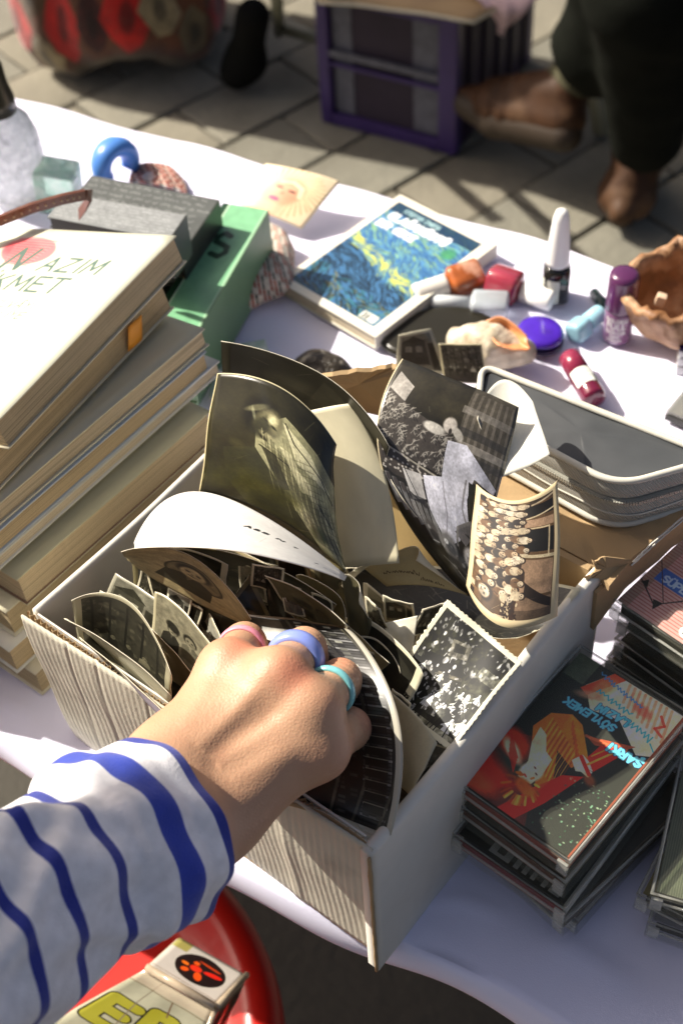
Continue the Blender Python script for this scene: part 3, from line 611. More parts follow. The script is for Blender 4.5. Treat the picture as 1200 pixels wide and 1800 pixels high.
def ph_generic(seed, kind='two', lo=(.05,.047,.038), hi=(.74,.725,.66), bd=.055, bcol=(.80,.77,.66)):
    c = Cv(340, 440, (.3,.3,.3)); r = random.Random(seed); c.ell(.5,.4,.8,.7,(.45,.45,.45),0,1.4)
    if kind == 'two': c.a[:] = .72; c.mott(.12,4,seed); person_fig(c,.38,.50,.10,.1,(.15,.15,.15)); person_fig(c,.68,.44,.10,-.15,(.5,.5,.5)); c.ell(.38,.44,.13,.10,(.05,)*3,.2,.3,.9)
    elif kind == 'oval':
        c.a[:] = .74; c.mott(.08,4,seed); c.ell(.56,.42,.235,.30,(.1,)*3,.1,.06); c.ell(.56,.42,.215,.28,(.5,)*3,.1,.1); person_fig(c,.55,.36,.13,.1,(.15,)*3,(.85,)*3)
    elif kind == 'lines':
        c.a[:] = .13; c.mott(.3,3,seed)
        for k in range(7): x = .12+.13*k; c.line([(x,.1),(x-.05,1)], .004, (.5,)*3, .8)
        for k in range(5): y = .15+.17*k; c.line([(0,y),(1,y-.06)], .004, (.42,)*3, .8)
        c.rect(.3,.3,.5,.7,(.35,)*3,.5)
    elif kind == 'dark': c.a[:] = .12; c.mott(.5,4,seed); c.poly([(.5,.1),(.9,.3),(.8,.9),(.4,.8)], (.3,)*3, .6); c.ell(.3,.4,.12,.2,(.4,)*3,.4,.8,.6)
    elif kind == 'trees':
        c.a[:] = .25
        for k in range(160): c.ell(r.random(), r.random()*.7, r.uniform(.01,.05), r.uniform(.01,.04), (r.choice([.05,.15,.5,.6]),)*3, r.uniform(0,3), .7, .6)
        for k in range(5): x = .15+.17*k; c.line([(x,.1),(x+.03,.8)], .012, (.05,)*3); person_fig(c, x+.06,.58,.035,0,(r.choice([.1,.7]),)*3)
    elif kind == 'grass':
        c.a[:] = .12
        for k in range(420): x, y = r.random(), r.random(); c.line([(x,y),(x+r.uniform(-.06,.06),y-r.uniform(.02,.07))], .0025, (r.choice([.05,.35,.6]),)*3, .6)
    elif kind == 'people':
        c.a[:] = .42; c.mott(.4,5,seed)
        for k in range(7): person_fig(c, .12+.13*k, .42+.06*math.sin(k*2.2), .045, 0, (r.choice([.1,.2,.75]),)*3)
    elif kind == 'house': c.a[:] = .6; c.rect(.1,.25,.7,.8,(.25,)*3); c.rect(.2,.35,.35,.5,(.8,)*3); c.rect(.45,.35,.6,.5,(.8,)*3); c.poly([(.05,.25),(.4,.1),(.75,.25)], (.12,)*3); c.rect(.75,.3,.95,.9,(.12,)*3); c.mott(.3,6,seed)
    c.mott(.25,12,seed+3); c.mott(.12,80,seed+5,2); c.tone(lo, hi)
    if bd: border(c, bd, bcol)
    c.wear(seed, 8, tuple(min(1, v*1.15) for v in bcol)); return c
def ph_blank(col=(.78,.74,.62), seed=0, writing=None):
    c = Cv(500, 400, col); c.mott(.05,4,seed); c.mott(.03,60,seed+1,2); c.wear(seed, 6, tuple(v*.8 for v in col))
    if writing: writing(c)
    return c
def scribble(c, x, y, n, h, col, th=.0025, slope=0, seed=0, step=.5):
    r = random.Random(seed); P = []
    for k in range(n*4):
        P.append((x+k*h*step*.25+r.uniform(-.1,.1)*h, y+slope*k*h*.25+(-h*(1+.9*(r.random() < .25)) if k % 2 else 0)*r.uniform(.6,1.1)))
        if r.random() < .10 and len(P) > 1: c.line(P, th, col, .9); P = []
    if len(P) > 1: c.line(P, th, col, .9)
G_PH = 'old black and white photographs heaped in the box'
_pk = 0
def photo(label, rows, cv, back=None, rough=.32, name='photograph', **k):
    global _pk; _pk += 1
    m = pmat('photo_print_%d' % _pk, cv, rough, .00003, 150, coat=k.pop('coat', .15)) if isinstance(cv, Cv) else cv
    kk = dict(th=.0003, seed=_pk); kk.update(k)
    return sheet(name, rows, m, back or M_back, M_edge, label, 'photograph', k.get('group', None) or G_PH, **{a: b for a, b in kk.items() if a != 'group'})
photo('grey print curling up at the very back of the box, behind the dark portrait', [[(388, 600, .205), (570, 662, .205), (684, 785, .19)], [(394, 700, .16), (550, 760, .16), (668, 850, .155)]],
      ph_generic(31, 'dark', (.08,.075,.05), (.55,.53,.42), 0), M_backw)
c = Cv(400, 500, (.74, .71, .60)); c.mott(.05, 5, 2); c.rect(0,0,1,.015,(.85,.83,.75))
photo('blank cream back of a print standing just right of the dark portrait', [[(500, 735, .185), (560, 718, .195), (615, 709, .195)], [(560, 850, .165), (620, 835, .175), (674, 828, .175)], [(596, 998, .14), (650, 994, .145), (701, 990, .15)]], c, M_back, .6, coat=0)
photo('large dark portrait of a man in a pale jacket, tallest curled print on the left', [[(382, 656, .215), (500, 684, .22), (592, 782, .2)], [(365, 762, .19), (500, 822, .195), (586, 880, .178)], [(350, 863, .165), (490, 912, .17), (608, 1006, .15)]], ph_portrait(), M_back, .3, nx=30, ny=30, coat=.3, wav=.0006)
c = Cv(300, 200, (.34,.31,.2)); c.mott(.2,5,4)
photo('olive curled edge of a print under the dark portrait', [[(352, 864, .164), (490, 880, .166), (606, 1003, .152)], [(372, 886, .155), (470, 944, .152), (602, 1012, .148)]], c)
def wr(c):
    for i, ch in enumerate('8 8 & 1 1 9'): pass
    c.text('888 N1 1 -  -', .50, .62, .035, (.08,.07,.07), .13, .22, .3, 1, .35)
c = ph_blank((.83,.82,.80), 5); c.text('A&8 N 1', .58, .50, .034, (.08,.07,.07), .16, .15, .3, 1, .4); c.text('I - -', .86, .74, .03, (.1,.1,.1), .12, .2, .3)
photo('curled white back of a print with pencilled figures, arching over the left heap', [[(237, 955, .165), (322, 866, .183), (450, 898, .186), (608, 1014, .16)], [(236, 963, .18), (350, 963, .195), (480, 982, .19), (606, 1020, .165)]], c, M_back, .55, coat=0, nx=36)
photo('tall print of a room with a patterned sofa and a white gown', [[(706, 630, .205), (812, 672, .203), (911, 716, .195)], [(662, 757, .190), (770, 790, .185), (882, 838, .172)], [(700, 895, .160), (780, 930, .155), (858, 950, .148)], [(818, 1046, .12), (845, 1050, .122), (872, 1058, .12)]], ph_room(), M_backw, .3, nx=30, ny=36, coat=.35)
photo('pale curled border of a print along the left side of the room print', [[(674, 815, .176), (735, 915, .155), (824, 1035, .121)], [(692, 852, .172), (748, 930, .153), (832, 1046, .119)]], ph_blank((.84,.82,.74), 8), coat=0)
photo('blank white rounded sheet standing right behind the room print', [[(840, 735, .195), (880, 668, .192), (936, 706, .190)], [(872, 842, .170), (915, 826, .176), (966, 799, .184)]], ph_blank((.84,.83,.78), 9), coat=0, rough=.6)
photo('curled sepia group of many people turned on its side, white border', [[(835, 850, .172), (905, 880, .182), (980, 843, .182)], [(829, 940, .164), (903, 968, .172), (983, 962, .170)], [(820, 1029, .152), (880, 1100, .158), (978, 1083, .152)]], ph_group(), M_backw, .65, nx=30, ny=30, coat=0)
c = ph_generic(41, 'grass', (.05,.045,.03), (.72,.7,.6), .04, (.80,.78,.68)); 
photo('scallop-edged dark print of grass lying under the sepia group', [[(640, 990, .118), (830, 1000, .112), (1022, 1034, .13)], [(600, 1030, .11), (800, 1082, .112), (975, 1090, .122)], [(660, 1060, .112), (850, 1120, .116), (940, 1108, .12)]], c, deckle=.0008)
photo('thin dark print curving through the middle behind the tan note', [[(604, 998, .112), (720, 1010, .108), (830, 1062, .104)], [(640, 1070, .08), (740, 1090, .08), (820, 1110, .08)]], ph_generic(42, 'dark', bd=.02))
c = ph_blank((.66,.60,.44), 12); scribble(c, .08, .5, 7, .07, (.25,.18,.10), .004, .55, 2, .8); scribble(c, .45, .86, 6, .06, (.25,.18,.10), .004, .2, 5, .8)
photo('tan paper with brown handwriting below the room print', [[(640, 1000, .13), (722, 960, .142), (730, 985, .14)], [(680, 1030, .122), (750, 1030, .126), (826, 1048, .12)]], c, coat=0, rough=.7)
photo('brownish blank print standing deep behind the tan note', [[(684, 850, .13), (760, 880, .13), (845, 950, .12)], [(690, 1010, .09), (760, 1030, .09), (840, 1050, .08)]], ph_blank((.52,.44,.28), 13), coat=0, rough=.7)
photo('bright square print of a street crowd with wavy white edges', [[(786, 1052, .152), (919, 1164, .142)], [(662, 1226, .112), (791, 1322, .124)]], ph_crowd(3), M_backw, .6, nx=60, ny=60, deckle=.0007, coat=0, wav=.0008)
c = ph_generic(44, 'dark', (.05,.05,.04), (.5,.48,.4), .10, (.78,.76,.66)); c.text('ESRER', .93, .92, .075, (.06,.06,.06), .18, -1.45, 0, .9, .3)
photo('white bordered dark print with the inked word ESRER on its edge', [[(628, 1082, .138), (690, 1118, .14), (746, 1184, .138)], [(600, 1150, .112), (660, 1200, .116), (712, 1246, .122)]], c, round_=1)
photo('small blank white slip catching the sun behind the wavy-edged print', [[(672, 1096, .13), (734, 1082, .136)], [(690, 1142, .122), (724, 1146, .124)]], ph_blank((.86,.84,.76), 15), coat=0)
photo('pale grey print with rounded corner right behind the inked one', [[(640, 1020, .125), (700, 1068, .128), (742, 1100, .12)], [(640, 1110, .10), (690, 1140, .10), (720, 1160, .10)]], ph_generic(45, 'house', (.3,.29,.22), (.75,.72,.6), .06), round_=1)
photo('cream square print behind the fingers with a folded white corner', [[(600, 1090, .135), (686, 1165, .14)], [(610, 1180, .115), (662, 1186, .12)]], ph_blank((.66,.62,.48), 16), coat=0)
photo('narrow dark print with pale rim between the inked print and the fingers', [[(616, 1120, .132), (668, 1128, .134), (706, 1178, .132)], [(640, 1200, .10), (680, 1225, .10), (700, 1250, .10)]], ph_generic(46, 'dark', bd=.04), round_=1)
photo('long curling dark print of house fronts pinched by the fingers', [[(430, 1080, .15), (525, 1090, .152), (612, 1103, .154)], [(480, 1240, .136), (600, 1250, .15), (700, 1262, .158)], [(528, 1402, .124), (610, 1440, .121), (688, 1468, .124)]], ph_street(), M_back, .3, nx=30, ny=40, coat=.3, round_=0)
photo('blank cream sheet bowed against the right wall of the box', [[(650, 1190, .128), (715, 1240, .134), (768, 1306, .128)], [(660, 1350, .10), (700, 1380, .105), (722, 1400, .118)]], ph_blank((.76,.72,.60), 17), coat=0)
photo('tiny dark snapshot lit at its tip beside the right wall', [[(740, 1300, .118), (806, 1320, .122)], [(712, 1380, .10), (740, 1392, .11)]], ph_generic(47, 'people', bd=.05))
photo('cream card with a small oval portrait of a girl', [[(213, 971, .165), (335, 978, .172), (442, 1088, .155)], [(224, 985, .148), (318, 1044, .147), (430, 1100, .143)]], ph_generic(48, 'oval', (.08,.07,.04), (.66,.60,.44), 0), M_back, .5)
photo('dark print ruled with thin pale lines under the oval portrait', [[(254, 1000, .148), (345, 1040, .148), (436, 1098, .142)], [(284, 1095, .115), (350, 1125, .113), (400, 1150, .115)]], ph_generic(49, 'lines', (.07,.06,.04), (.55,.52,.4), .02))
photo('light grey print leaning at the left wall above the arched one', [[(204, 1007, .135), (288, 1062, .137)], [(170, 1080, .11), (262, 1140, .108)]], ph_generic(50, 'house', (.1,.1,.07), (.62,.61,.54), .06, (.6,.59,.52)))
photo('pale print of two dark-haired people just left of the knuckles', [[(272, 1040, .147), (320, 1070, .148), (381, 1144, .147)], [(266, 1128, .126), (312, 1166, .122), (352, 1204, .126)]], ph_generic(51, 'two', (.05,.05,.04), (.62,.6,.5), .05, (.66,.63,.52)))
photo('arched print of people among trees with a wide pale border', [[(126, 1056, .150), (228, 1058, .158), (302, 1186, .15)], [(138, 1128, .118), (215, 1180, .112), (299, 1226, .128)]], ph_generic(52, 'trees', (.06,.06,.045), (.52,.5,.4), .07, (.62,.60,.5)), M_back, .4, nx=34)
photo('thin white print seen edge-on nearest the front wall', [[(114, 1085, .146), (205, 1140, .147), (302, 1222, .142)], [(128, 1096, .122), (210, 1166, .12), (300, 1240, .12)]], ph_blank((.70,.69,.6), 19), M_back, coat=0)
photo('dark print wedged flat along the inside of the front wall', [[(140, 1120, .134), (220, 1190, .134), (300, 1262, .13)], [(150, 1140, .09), (225, 1215, .09), (300, 1290, .09)]], ph_generic(53, 'dark', bd=.03))
photo('small white-cornered portrait poking up left of the pink ring', [[(362, 1064, .138), (393, 1128, .136)], [(322, 1092, .118), (372, 1150, .118)]], ph_generic(54, 'two', bd=.09, bcol=(.68,.65,.54)))
photo('tan-rimmed dark print stretching under the curled white one', [[(296, 960, .15), (450, 985, .152), (592, 1062, .146)], [(320, 1030, .115), (450, 1058, .113), (570, 1100, .113)]], ph_generic(55, 'people', (.05,.045,.03), (.42,.39,.27), .045, (.34,.30,.19)))
photo('olive corner of a print standing left of the thin dark one', [[(402, 1062, .136), (440, 1008, .142)], [(436, 1096, .125), (478, 1088, .128)]], ph_generic(56, 'dark', (.1,.09,.05), (.4,.37,.24), .16, (.38,.34,.22)))
photo('print of streaked reeds between the olive corner and the white-rimmed one', [[(466, 1016, .15), (490, 1030, .15), (502, 1052, .15)], [(474, 1090, .125), (500, 1094, .125), (520, 1096, .125)]], ph_generic(57, 'grass', (.03,.03,.02), (.6,.58,.46), 0))
photo('white-rimmed olive print rising behind the blue ring', [[(466, 1010, .166), (535, 1042, .166), (612, 1100, .16)], [(508, 1075, .135), (560, 1100, .135), (600, 1120, .135)]], ph_generic(58, 'two', (.08,.075,.04), (.42,.39,.27), .03, (.8,.78,.68)))
photo('brown card with a rounded corner at the right end of the left heap', [[(520, 1008, .145), (590, 1040, .146), (606, 1088, .14)], [(520, 1090, .11), (570, 1110, .11), (600, 1130, .11)]], ph_blank((.40,.36,.23), 22), coat=0, round_=1)
photo('grey curled print bending down the middle of the box', [[(600, 1008, .16), (627, 1022, .158), (632, 1060, .155)], [(612, 1110, .125), (645, 1130, .128), (664, 1108, .13)]], ph_blank((.36,.34,.25), 23), M_back, round_=1)
photo('tan print slanting under the arched one towards the hand', [[(266, 1105, .135), (310, 1150, .132), (352, 1196, .13)], [(280, 1180, .10), (310, 1200, .10), (340, 1230, .10)]], ph_blank((.36,.30,.18), 24), coat=0)
photo('narrow print of a couple tucked behind the light grey one', [[(232, 985, .14), (300, 1000, .142), (322, 1020, .14)], [(240, 1060, .11), (280, 1080, .11), (320, 1100, .11)]], ph_generic(59, 'people', bd=.06, bcol=(.45,.42,.3)))
photo('dark glossy print behind the oval portrait, its corner cut by a pale rim', [[(300, 975, .138), (400, 985, .14), (470, 1020, .138)], [(330, 1060, .10), (400, 1080, .10), (450, 1100, .10)]], ph_generic(60, 'dark', bd=.03, bcol=(.5,.46,.32)))
photo('dark print with lamp-like white marks below the fingers at the front corner', [[(532, 1372, .118), (600, 1330, .126), (640, 1330, .12)], [(530, 1420, .105), (600, 1450, .105), (660, 1480, .11)]], ph_generic(61, 'people', (.03,.03,.02), (.75,.72,.6), .03), M_back)
photo('white torn slip by the front right corner of the box', [[(626, 1446, .121), (690, 1430, .124)], [(650, 1474, .115), (684, 1480, .119)]], ph_blank((.86,.85,.8), 25), coat=0)
EX = [('slim snapshot with a white rim beside the grey curled print', [[(640, 1048, .142), (668, 1070, .143)], [(650, 1120, .118), (690, 1132, .118)]], 'people'),
 ('white-rimmed snapshot of a house poking up below the tan note', [[(672, 1046, .138), (726, 1062, .14)], [(676, 1092, .118), (730, 1098, .12)]], 'house'),
 ('faded snapshot leaning behind the wavy-edged crowd print', [[(742, 1070, .136), (784, 1060, .138)], [(720, 1120, .12), (770, 1110, .12)]], 'trees'),
 ('snapshot of two figures under the curled white sheet, left of the streaked reeds', [[(418, 985, .146), (462, 1000, .147)], [(424, 1050, .125), (470, 1058, .125)]], 'two'),
 ('dim snapshot with a pale frame between the two arched prints', [[(318, 1046, .139), (356, 1072, .140)], [(306, 1108, .12), (344, 1128, .12)]], 'lines'),
 ('pale-framed snapshot tucked behind the light grey print at the left wall', [[(250, 996, .143), (286, 1012, .144)], [(236, 1050, .12), (274, 1062, .12)]], 'trees'),
 ('white-framed snapshot below the ring finger next to the cream bowed sheet', [[(690, 1210, .135), (722, 1238, .136)], [(672, 1262, .115), (712, 1290, .117)]], 'people'),
 ('upright snapshot with a bright edge in front of the brown rounded card', [[(548, 1040, .150), (584, 1058, .151)], [(552, 1100, .13), (590, 1108, .13)]], 'dark')]
for lb, rw, kd in EX: photo(lb, rw, ph_generic(90+len(lb), kd, (.06,.055,.04), (.72,.70,.6), .08, (.84,.81,.71)))
EX2 = [('narrow snapshot at the left wall with two pale corners', [[(176, 1038, .138), (204, 1052, .139)], [(160, 1090, .12), (190, 1104, .12)]], 'people'),
 ('snapshot crossing behind the pale two-person print', [[(296, 1030, .143), (338, 1052, .144)], [(288, 1092, .125), (326, 1110, .125)]], 'house'),
 ('white-edged print slicing diagonally above the oval portrait', [[(262, 968, .155), (330, 966, .158), (402, 992, .156)], [(270, 1010, .14), (330, 1012, .14), (396, 1030, .14)]], 'dark'),
 ('creamy snapshot wedged under the oval portrait at its right end', [[(396, 1056, .138), (432, 1078, .139)], [(376, 1108, .12), (410, 1126, .12)]], 'two'),
 ('bright-bordered snapshot leaning right of the reeds print', [[(492, 1022, .158), (530, 1034, .159)], [(500, 1076, .14), (536, 1086, .14)]], 'people'),
 ('tilted snapshot with a broad rim under the tan-rimmed print', [[(444, 990, .157), (500, 1000, .158)], [(440, 1030, .14), (496, 1046, .14)]], 'trees'),
 ('stiff snapshot standing beside the narrow dark print near the ring finger', [[(636, 1140, .136), (664, 1152, .137)], [(640, 1196, .115), (672, 1206, .115)]], 'house')]
for lb, rw, kd in EX2: photo(lb, rw, ph_generic(190+len(lb), kd, (.05,.047,.038), (.76,.745,.68), .075, (.85,.83,.74)))
# prints packed low in the box
fr = random.Random(21)
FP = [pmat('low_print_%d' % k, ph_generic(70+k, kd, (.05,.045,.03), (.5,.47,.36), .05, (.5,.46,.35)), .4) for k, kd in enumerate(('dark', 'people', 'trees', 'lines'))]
for k in range(22):
    X = -.205+.19*((k*7) % 22)/22; Y = .03+.15*k/22; yaw = fr.uniform(-.5, .6); c_, s_ = math.cos(yaw), math.sin(yaw); W = fr.uniform(.035, .05); H = fr.uniform(.085, .108)
    X = max(-.215+W*.6, min(-.012-W*.6, X)); Y = max(.015+W*.4, min(.185-W*.4, Y)); ln = fr.uniform(-.012, .012)
    r0 = [Vector((X-c_*W/2, Y-s_*W/2+ln, H)), Vector((X+c_*W/2, Y+s_*W/2+ln, H+fr.uniform(-.01, .01)))]
    r1 = [Vector((X-c_*W/2, Y-s_*W/2, .0075)), Vector((X+c_*W/2, Y+s_*W/2, .0075))]
    sheet('photograph', [r0, r1], FP[k % 4], M_back, M_edge, 'one of the shadowed prints packed upright low in the box', 'photograph', 'prints packed low in the box', nx=6, ny=6, th=.0003, seed=k)
# ================================================================ books
def page_mat(i, col): return mat('book_paper_%d' % i, col, .9, .10, 30, .0004, 50, stretch=(3, 3, 1300), dirt=tuple(v*.62 for v in col), dscale=2.2, dlo=.48, dhi=.62)
def book(label, N, F_, T, W, L, cover, pages, group=None, top=None, roll=0, pitch=0, spine=None, bot=None, over=.0015, name='book', yoff=0):
    """N, F_: place points on the top edge nearest the box, near and far"""
    N, F_ = Vector(N), Vector(F_); d = (F_-N); yaw = math.atan2(d.y, d.x); o = F_-Vector((math.cos(yaw), math.sin(yaw), 0))*L; o.z = F_.z
    e = empty(name, (o.x, o.y, o.z-T), label, 'book', group); M = frame(o, yaw, pitch, roll)
    ct = .0009
    # x: along the edge, y: to the left
    boxo('page_block', M, over, L-over, over, W, -T+ct, -ct, pages, e, .0004)
    cw = []
    for z0, nm, m in ((-ct, 'cover', top or cover), (-T, 'back_cover', bot or cover)):
        nx, ny = 20, 14; V = []; Fc = []; uv = []
        for s in (ct, 0):
            for j in range(ny+1):
                for i in range(nx+1):
                    u, v = i/nx, j/ny; lift = (.0006*(u**3)*(1-v)**2+.0003*math.sin(u*6+T*900)*(1-v)**2) if z0 > -ct*1.5 else -0.0
                    V.append(M @ Vector((u*L, v*(W+.001), z0+s+lift))); uv.append((1-v, u) if 0 else (1-v, u))
        k = (nx+1)*(ny+1); MI = []
        for j in range(ny):
            for i in range(nx):
                a = j*(nx+1)+i; Fc.append((a, a+1, a+nx+2, a+nx+1)); MI.append(0); Fc.append((k+a, k+a+nx+1, k+a+nx+2, k+a+1)); MI.append(1)
        rim = [i for i in range(nx)]+[j*(nx+1)+nx for j in range(ny)]+[ny*(nx+1)+i for i in range(nx, 0, -1)]+[j*(nx+1) for j in range(ny, 0, -1)]
        for a, b in zip(rim, rim[1:]+rim[:1]): Fc.append((b, a, k+a, k+b)); MI.append(1)
        mk(nm, V, Fc, [m, cover], e, uv=uv, mi=MI)
    boxo('spine', M, 0, L, W-.0001, W+.0012, -T, 0, spine or cover, e, .0005)
    return e
M_cov_w = mat('cover_white_card', (.62, .60, .52), .55, .05, 20)
M_cov_g = mat('cover_grey_card', (.62, .575, .42), .85, .06, 20, spec=.15)
M_cov_o = mat('cover_olive_card', (.48, .45, .30), .85, .08, 20)
M_cov_br = mat('cover_brown_card', (.16, .09, .05), .5, .08, 20)
M_cov_c = mat('cover_cream_card', (.64, .58, .42), .85, .06, 20, spec=.15)
M_cov_b = mat('cover_pale_blue_card', (.45, .50, .52), .5, .06, 20)
PGS = [page_mat(i, c) for i, c in enumerate(((.62, .49, .30), (.58, .44, .25), (.64, .52, .34), (.54, .42, .24), (.68, .57, .40)))]
c = Cv(800, 1020, (.86, .85, .76)); c.mott(.02, 5, 1)
X_ = lambda x: 1-(1-x)*.131/.14
c.ell(X_(.20), .135, .165, .105, (.86,.34,.38), .15, .10, .8); c.ell(X_(.13), .12, .11, .06, (.82,.22,.26), .1, .5, .6)
for k in range(22): c.line([(X_(.06+.003*k), .060+.0075*k), (X_(.33-.002*k), .064+.0075*k)], .004, (.80,.24,.28) if k % 2 else (.93,.62,.60), .6)
G1 = (.30,.40,.36)
c.text('N', X_(.13), .245, .155, G1, .085, 0, .28, .95, .2); c.text('AZIM', X_(.375), .243, .098, G1, .085, 0, .22, 1.14, .28)
c.text('HİKMET', X_(.03), .362, .105, G1, .08, 0, .12, 1.10, .26); c.text('KUVÂYİ', X_(.32), .458, .048, (.40,.47,.44), .08, 0, .35, 1.0, .3); c.text('MİLLİYE', X_(.30), .512, .048, (.40,.47,.44), .08, 0, .35, 1.0, .3)
M_naz = pmat('cover_print_cream', c, .5)
b1 = book('cream paperback with NAZIM HİKMET over a red disc, topmost of the tall stack', at(8, 727, .175), at(310, 415, .175), .0185, .14, .1785, M_cov_c, PGS[0], 'paperbacks in the tall stack', top=M_naz, roll=-.27)
b2 = book('second paperback from the top of the stack, orange sticker on its page edge', at(0, 785, .1555), at(287, 493, .1555), .0205, .13, .185, M_cov_c, PGS[1], 'paperbacks in the tall stack', roll=-.25)
Mo = mat('orange_sticker', (.85, .33, .03), .5, .1, 40)
sheet('sticker', [[(226, 575, .153), (249, 553, .1535)], [(226, 618, .138), (250, 597, .1385)]], Mo, Mo, Mo, th=.0005, parent=b2, nx=4, ny=4, wav=.0001)
STK = [('wide grey-covered paperback sticking out below the orange sticker', (40, 850), (360, 578), .133, .0125, .125, .20, M_cov_g, PGS[2]),
 ('thin white-edged paperback, fourth down in the tall stack', (95, 850), (363, 618), .1195, .0135, .12, .20, M_cov_b, PGS[1]),
 ('paperback with a white far corner peeking out near the curled prints', (110, 880), (386, 636), .105, .0085, .12, .20, M_cov_w, PGS[4]),
 ('olive-covered paperback just above the lowest three', (30, 1020), (370, 724), .094, .022, .12, .178, M_cov_o, PGS[0]),
 ('pale paperback whose near corner shows third from the bottom', (10, 1078), (362, 772), .070, .022, .12, .19, M_cov_g, PGS[3]),
 ('white-covered paperback second from the bottom of the stack', (16, 1146), (356, 846), .047, .022, .12, .19, M_cov_w, PGS[1]),
 ('bottom paperback of the stack, lying on the white cloth', (62, 1186), (360, 900), .0235, .022, .12, .185, M_cov_c, PGS[3])]
for lb, n_, f_, z, T, W, L, cv_, pg in STK:
    Nn, Ff = at(*n_, z), at(*f_, z); L2 = (Ff-Nn).length if n_[0] < 80 and n_[0] != 40 else L
    book(lb, Nn, Ff, T, W, L2, cv_, pg, 'paperbacks in the tall stack', bot=M_cov_br if 'olive' in lb else None, roll=-max(0., (z-.045)*1.7))
# unseen pile added to shade the near left cloth and box front
for k in range(6):
    z = .026*(k+1); yw_ = -1.25+.05*math.sin(k*2.1); o_ = Vector((-.375-.004*math.sin(k), -.045+.004*(k % 3), z)); d_ = Vector((-math.cos(yw_), -math.sin(yw_), 0))
    book('paperback in an unseen pile added left of the stack for its shadow', o_, o_+d_*.19, .0255, .12, .19, (M_cov_g, M_cov_w, M_cov_c)[k % 3], PGS[k % 5], 'unseen paperbacks added for their shadow')
# dark-jacketed books and the green one behind the stack
def textcover(w, h, base, ink, n, hh, seed):
    c = Cv(w, h, base); r = random.Random(seed)
    for k in range(n):
        y = .06+.9*k/n; x = .03
        while x < .94:
            L = r.uniform(.03, .12); 
            for j in range(int(L/.012)): c.line([(x+j*.012, y), (x+j*.012+r.uniform(0,.008), y+hh*r.choice([.6, 1])*r.choice([-1, 1]))], .0028, ink, .9)
            x += L+.02
    c.mott(.12, 8, seed); return c
M_blk = mat('black_cover', (.035, .035, .03), .35, .1, 30)
c1 = textcover(700, 500, (.34, .35, .34), (.62, .63, .62), 9, .022, 3); M_g1 = pmat('grey_text_cover', c1, .3)
c2 = textcover(700, 500, (.52, .53, .53), (.75, .76, .76), 8, .026, 6); M_g2 = pmat('pale_text_cover', c2, .3)
def rectbook(label, A, B, C_, T, top, side, name='book', gap=None, pages=None):
    """A far right, B near right, C_ far left corner of the top face"""
    A, B, C_ = Vector(A), Vector(B), Vector(C_); u = B-A; v = C_-A; v = v-u*(v.dot(u)/u.length_squared)
    e = empty(name, ((A+B)*.5+v*.5)-Vector((0, 0, T)), label, 'book'); n = v.cross(u).normalized(); n = n if n.z > 0 else -n
    def quad(nm, P, m, uvs=((1, 1), (1, 0), (0, 0), (0, 1))): pass
    P = [A, B, B+v, A+v]; Q = [p-n*T for p in P]
    k = .0011; c = sum(P, Vector())/4; ins = lambda p: p+(c-p).normalized()*.0016
    mk('cover', [*P, *[p-n*k for p in P]], [(0, 1, 2, 3), (7, 6, 5, 4), (0, 4, 5, 1), (1, 5, 6, 2), (2, 6, 7, 3), (3, 7, 4, 0)], [top, side], e, uv=[(1, 1), (1, 0), (0, 0), (0, 1)]*2, mi=[0, 1, 1, 1, 1, 1], smooth=False)
    a = [ins(p)-n*k for p in P]+[ins(p)-n*(T-k) for p in P]
    mk('page_block', a, [(0, 1, 2, 3), (7, 6, 5, 4), (0, 4, 5, 1), (1, 5, 6, 2), (2, 6, 7, 3), (3, 7, 4, 0)], pages or side, e, smooth=False)
    a = [p-n*(T-k) for p in P]+[p-n*T for p in P]
    mk('back_cover', a, [(0, 1, 2, 3), (7, 6, 5, 4), (0, 4, 5, 1), (1, 5, 6, 2), (2, 6, 7, 3), (3, 7, 4, 0)], side, e, smooth=False)
    s0 = [A, B, B-n*T, A-n*T]; off = (-v).normalized()*.001
    mk('spine', [*s0, *[p+off for p in s0]], [(0, 1, 2, 3), (7, 6, 5, 4), (0, 4, 5, 1), (1, 5, 6, 2), (2, 6, 7, 3), (3, 7, 4, 0)], side, e, smooth=False)
    return e
rectbook('dark book with a grey text-covered jacket, farther of the two behind the stack', at(384, 351, .085), at(318, 446, .085), at(168, 300, .085), .032, M_g1, M_blk)
rectbook('dark book with a pale text-covered jacket, nearer to the cream paperback', at(326, 378, .118), at(296, 422, .118), at(96, 366, .118), .033, M_g2, M_blk)
rectbook('thick black volume at the bottom beneath the two text-jacketed books', at(372, 372, .052), at(250, 560, .052), at(150, 330, .052), .048, M_blk, M_blk)
c = Cv(260, 900, (.46, .68, .52)); c.mott(.08, 5, 4); c.rect(0,0,.14,1,(.12,.25,.16)); c.rect(.14,0,.17,1,(.75,.86,.74))
c.text('S', .38, .40, .60, (.10,.24,.14), .10, -.25, .1, .8, .25); c.text('U', -.05, .36, .55, (.10,.24,.14), .10, -.25, .1, .6, .25); c.rect(.96,0,1,1,(.62,.78,.64)); c.wear(4, 20, (.8,.88,.78))
M_grn = pmat('green_spine', c, .35); M_grs = mat('green_cover', (.13, .24, .13), .45, .12, 30)
rectbook('pale green book lying on its side with a large dark letter S', at(470, 369, .062), at(330, 610, .062), at(396, 350, .062), .055, M_grn, M_grs)
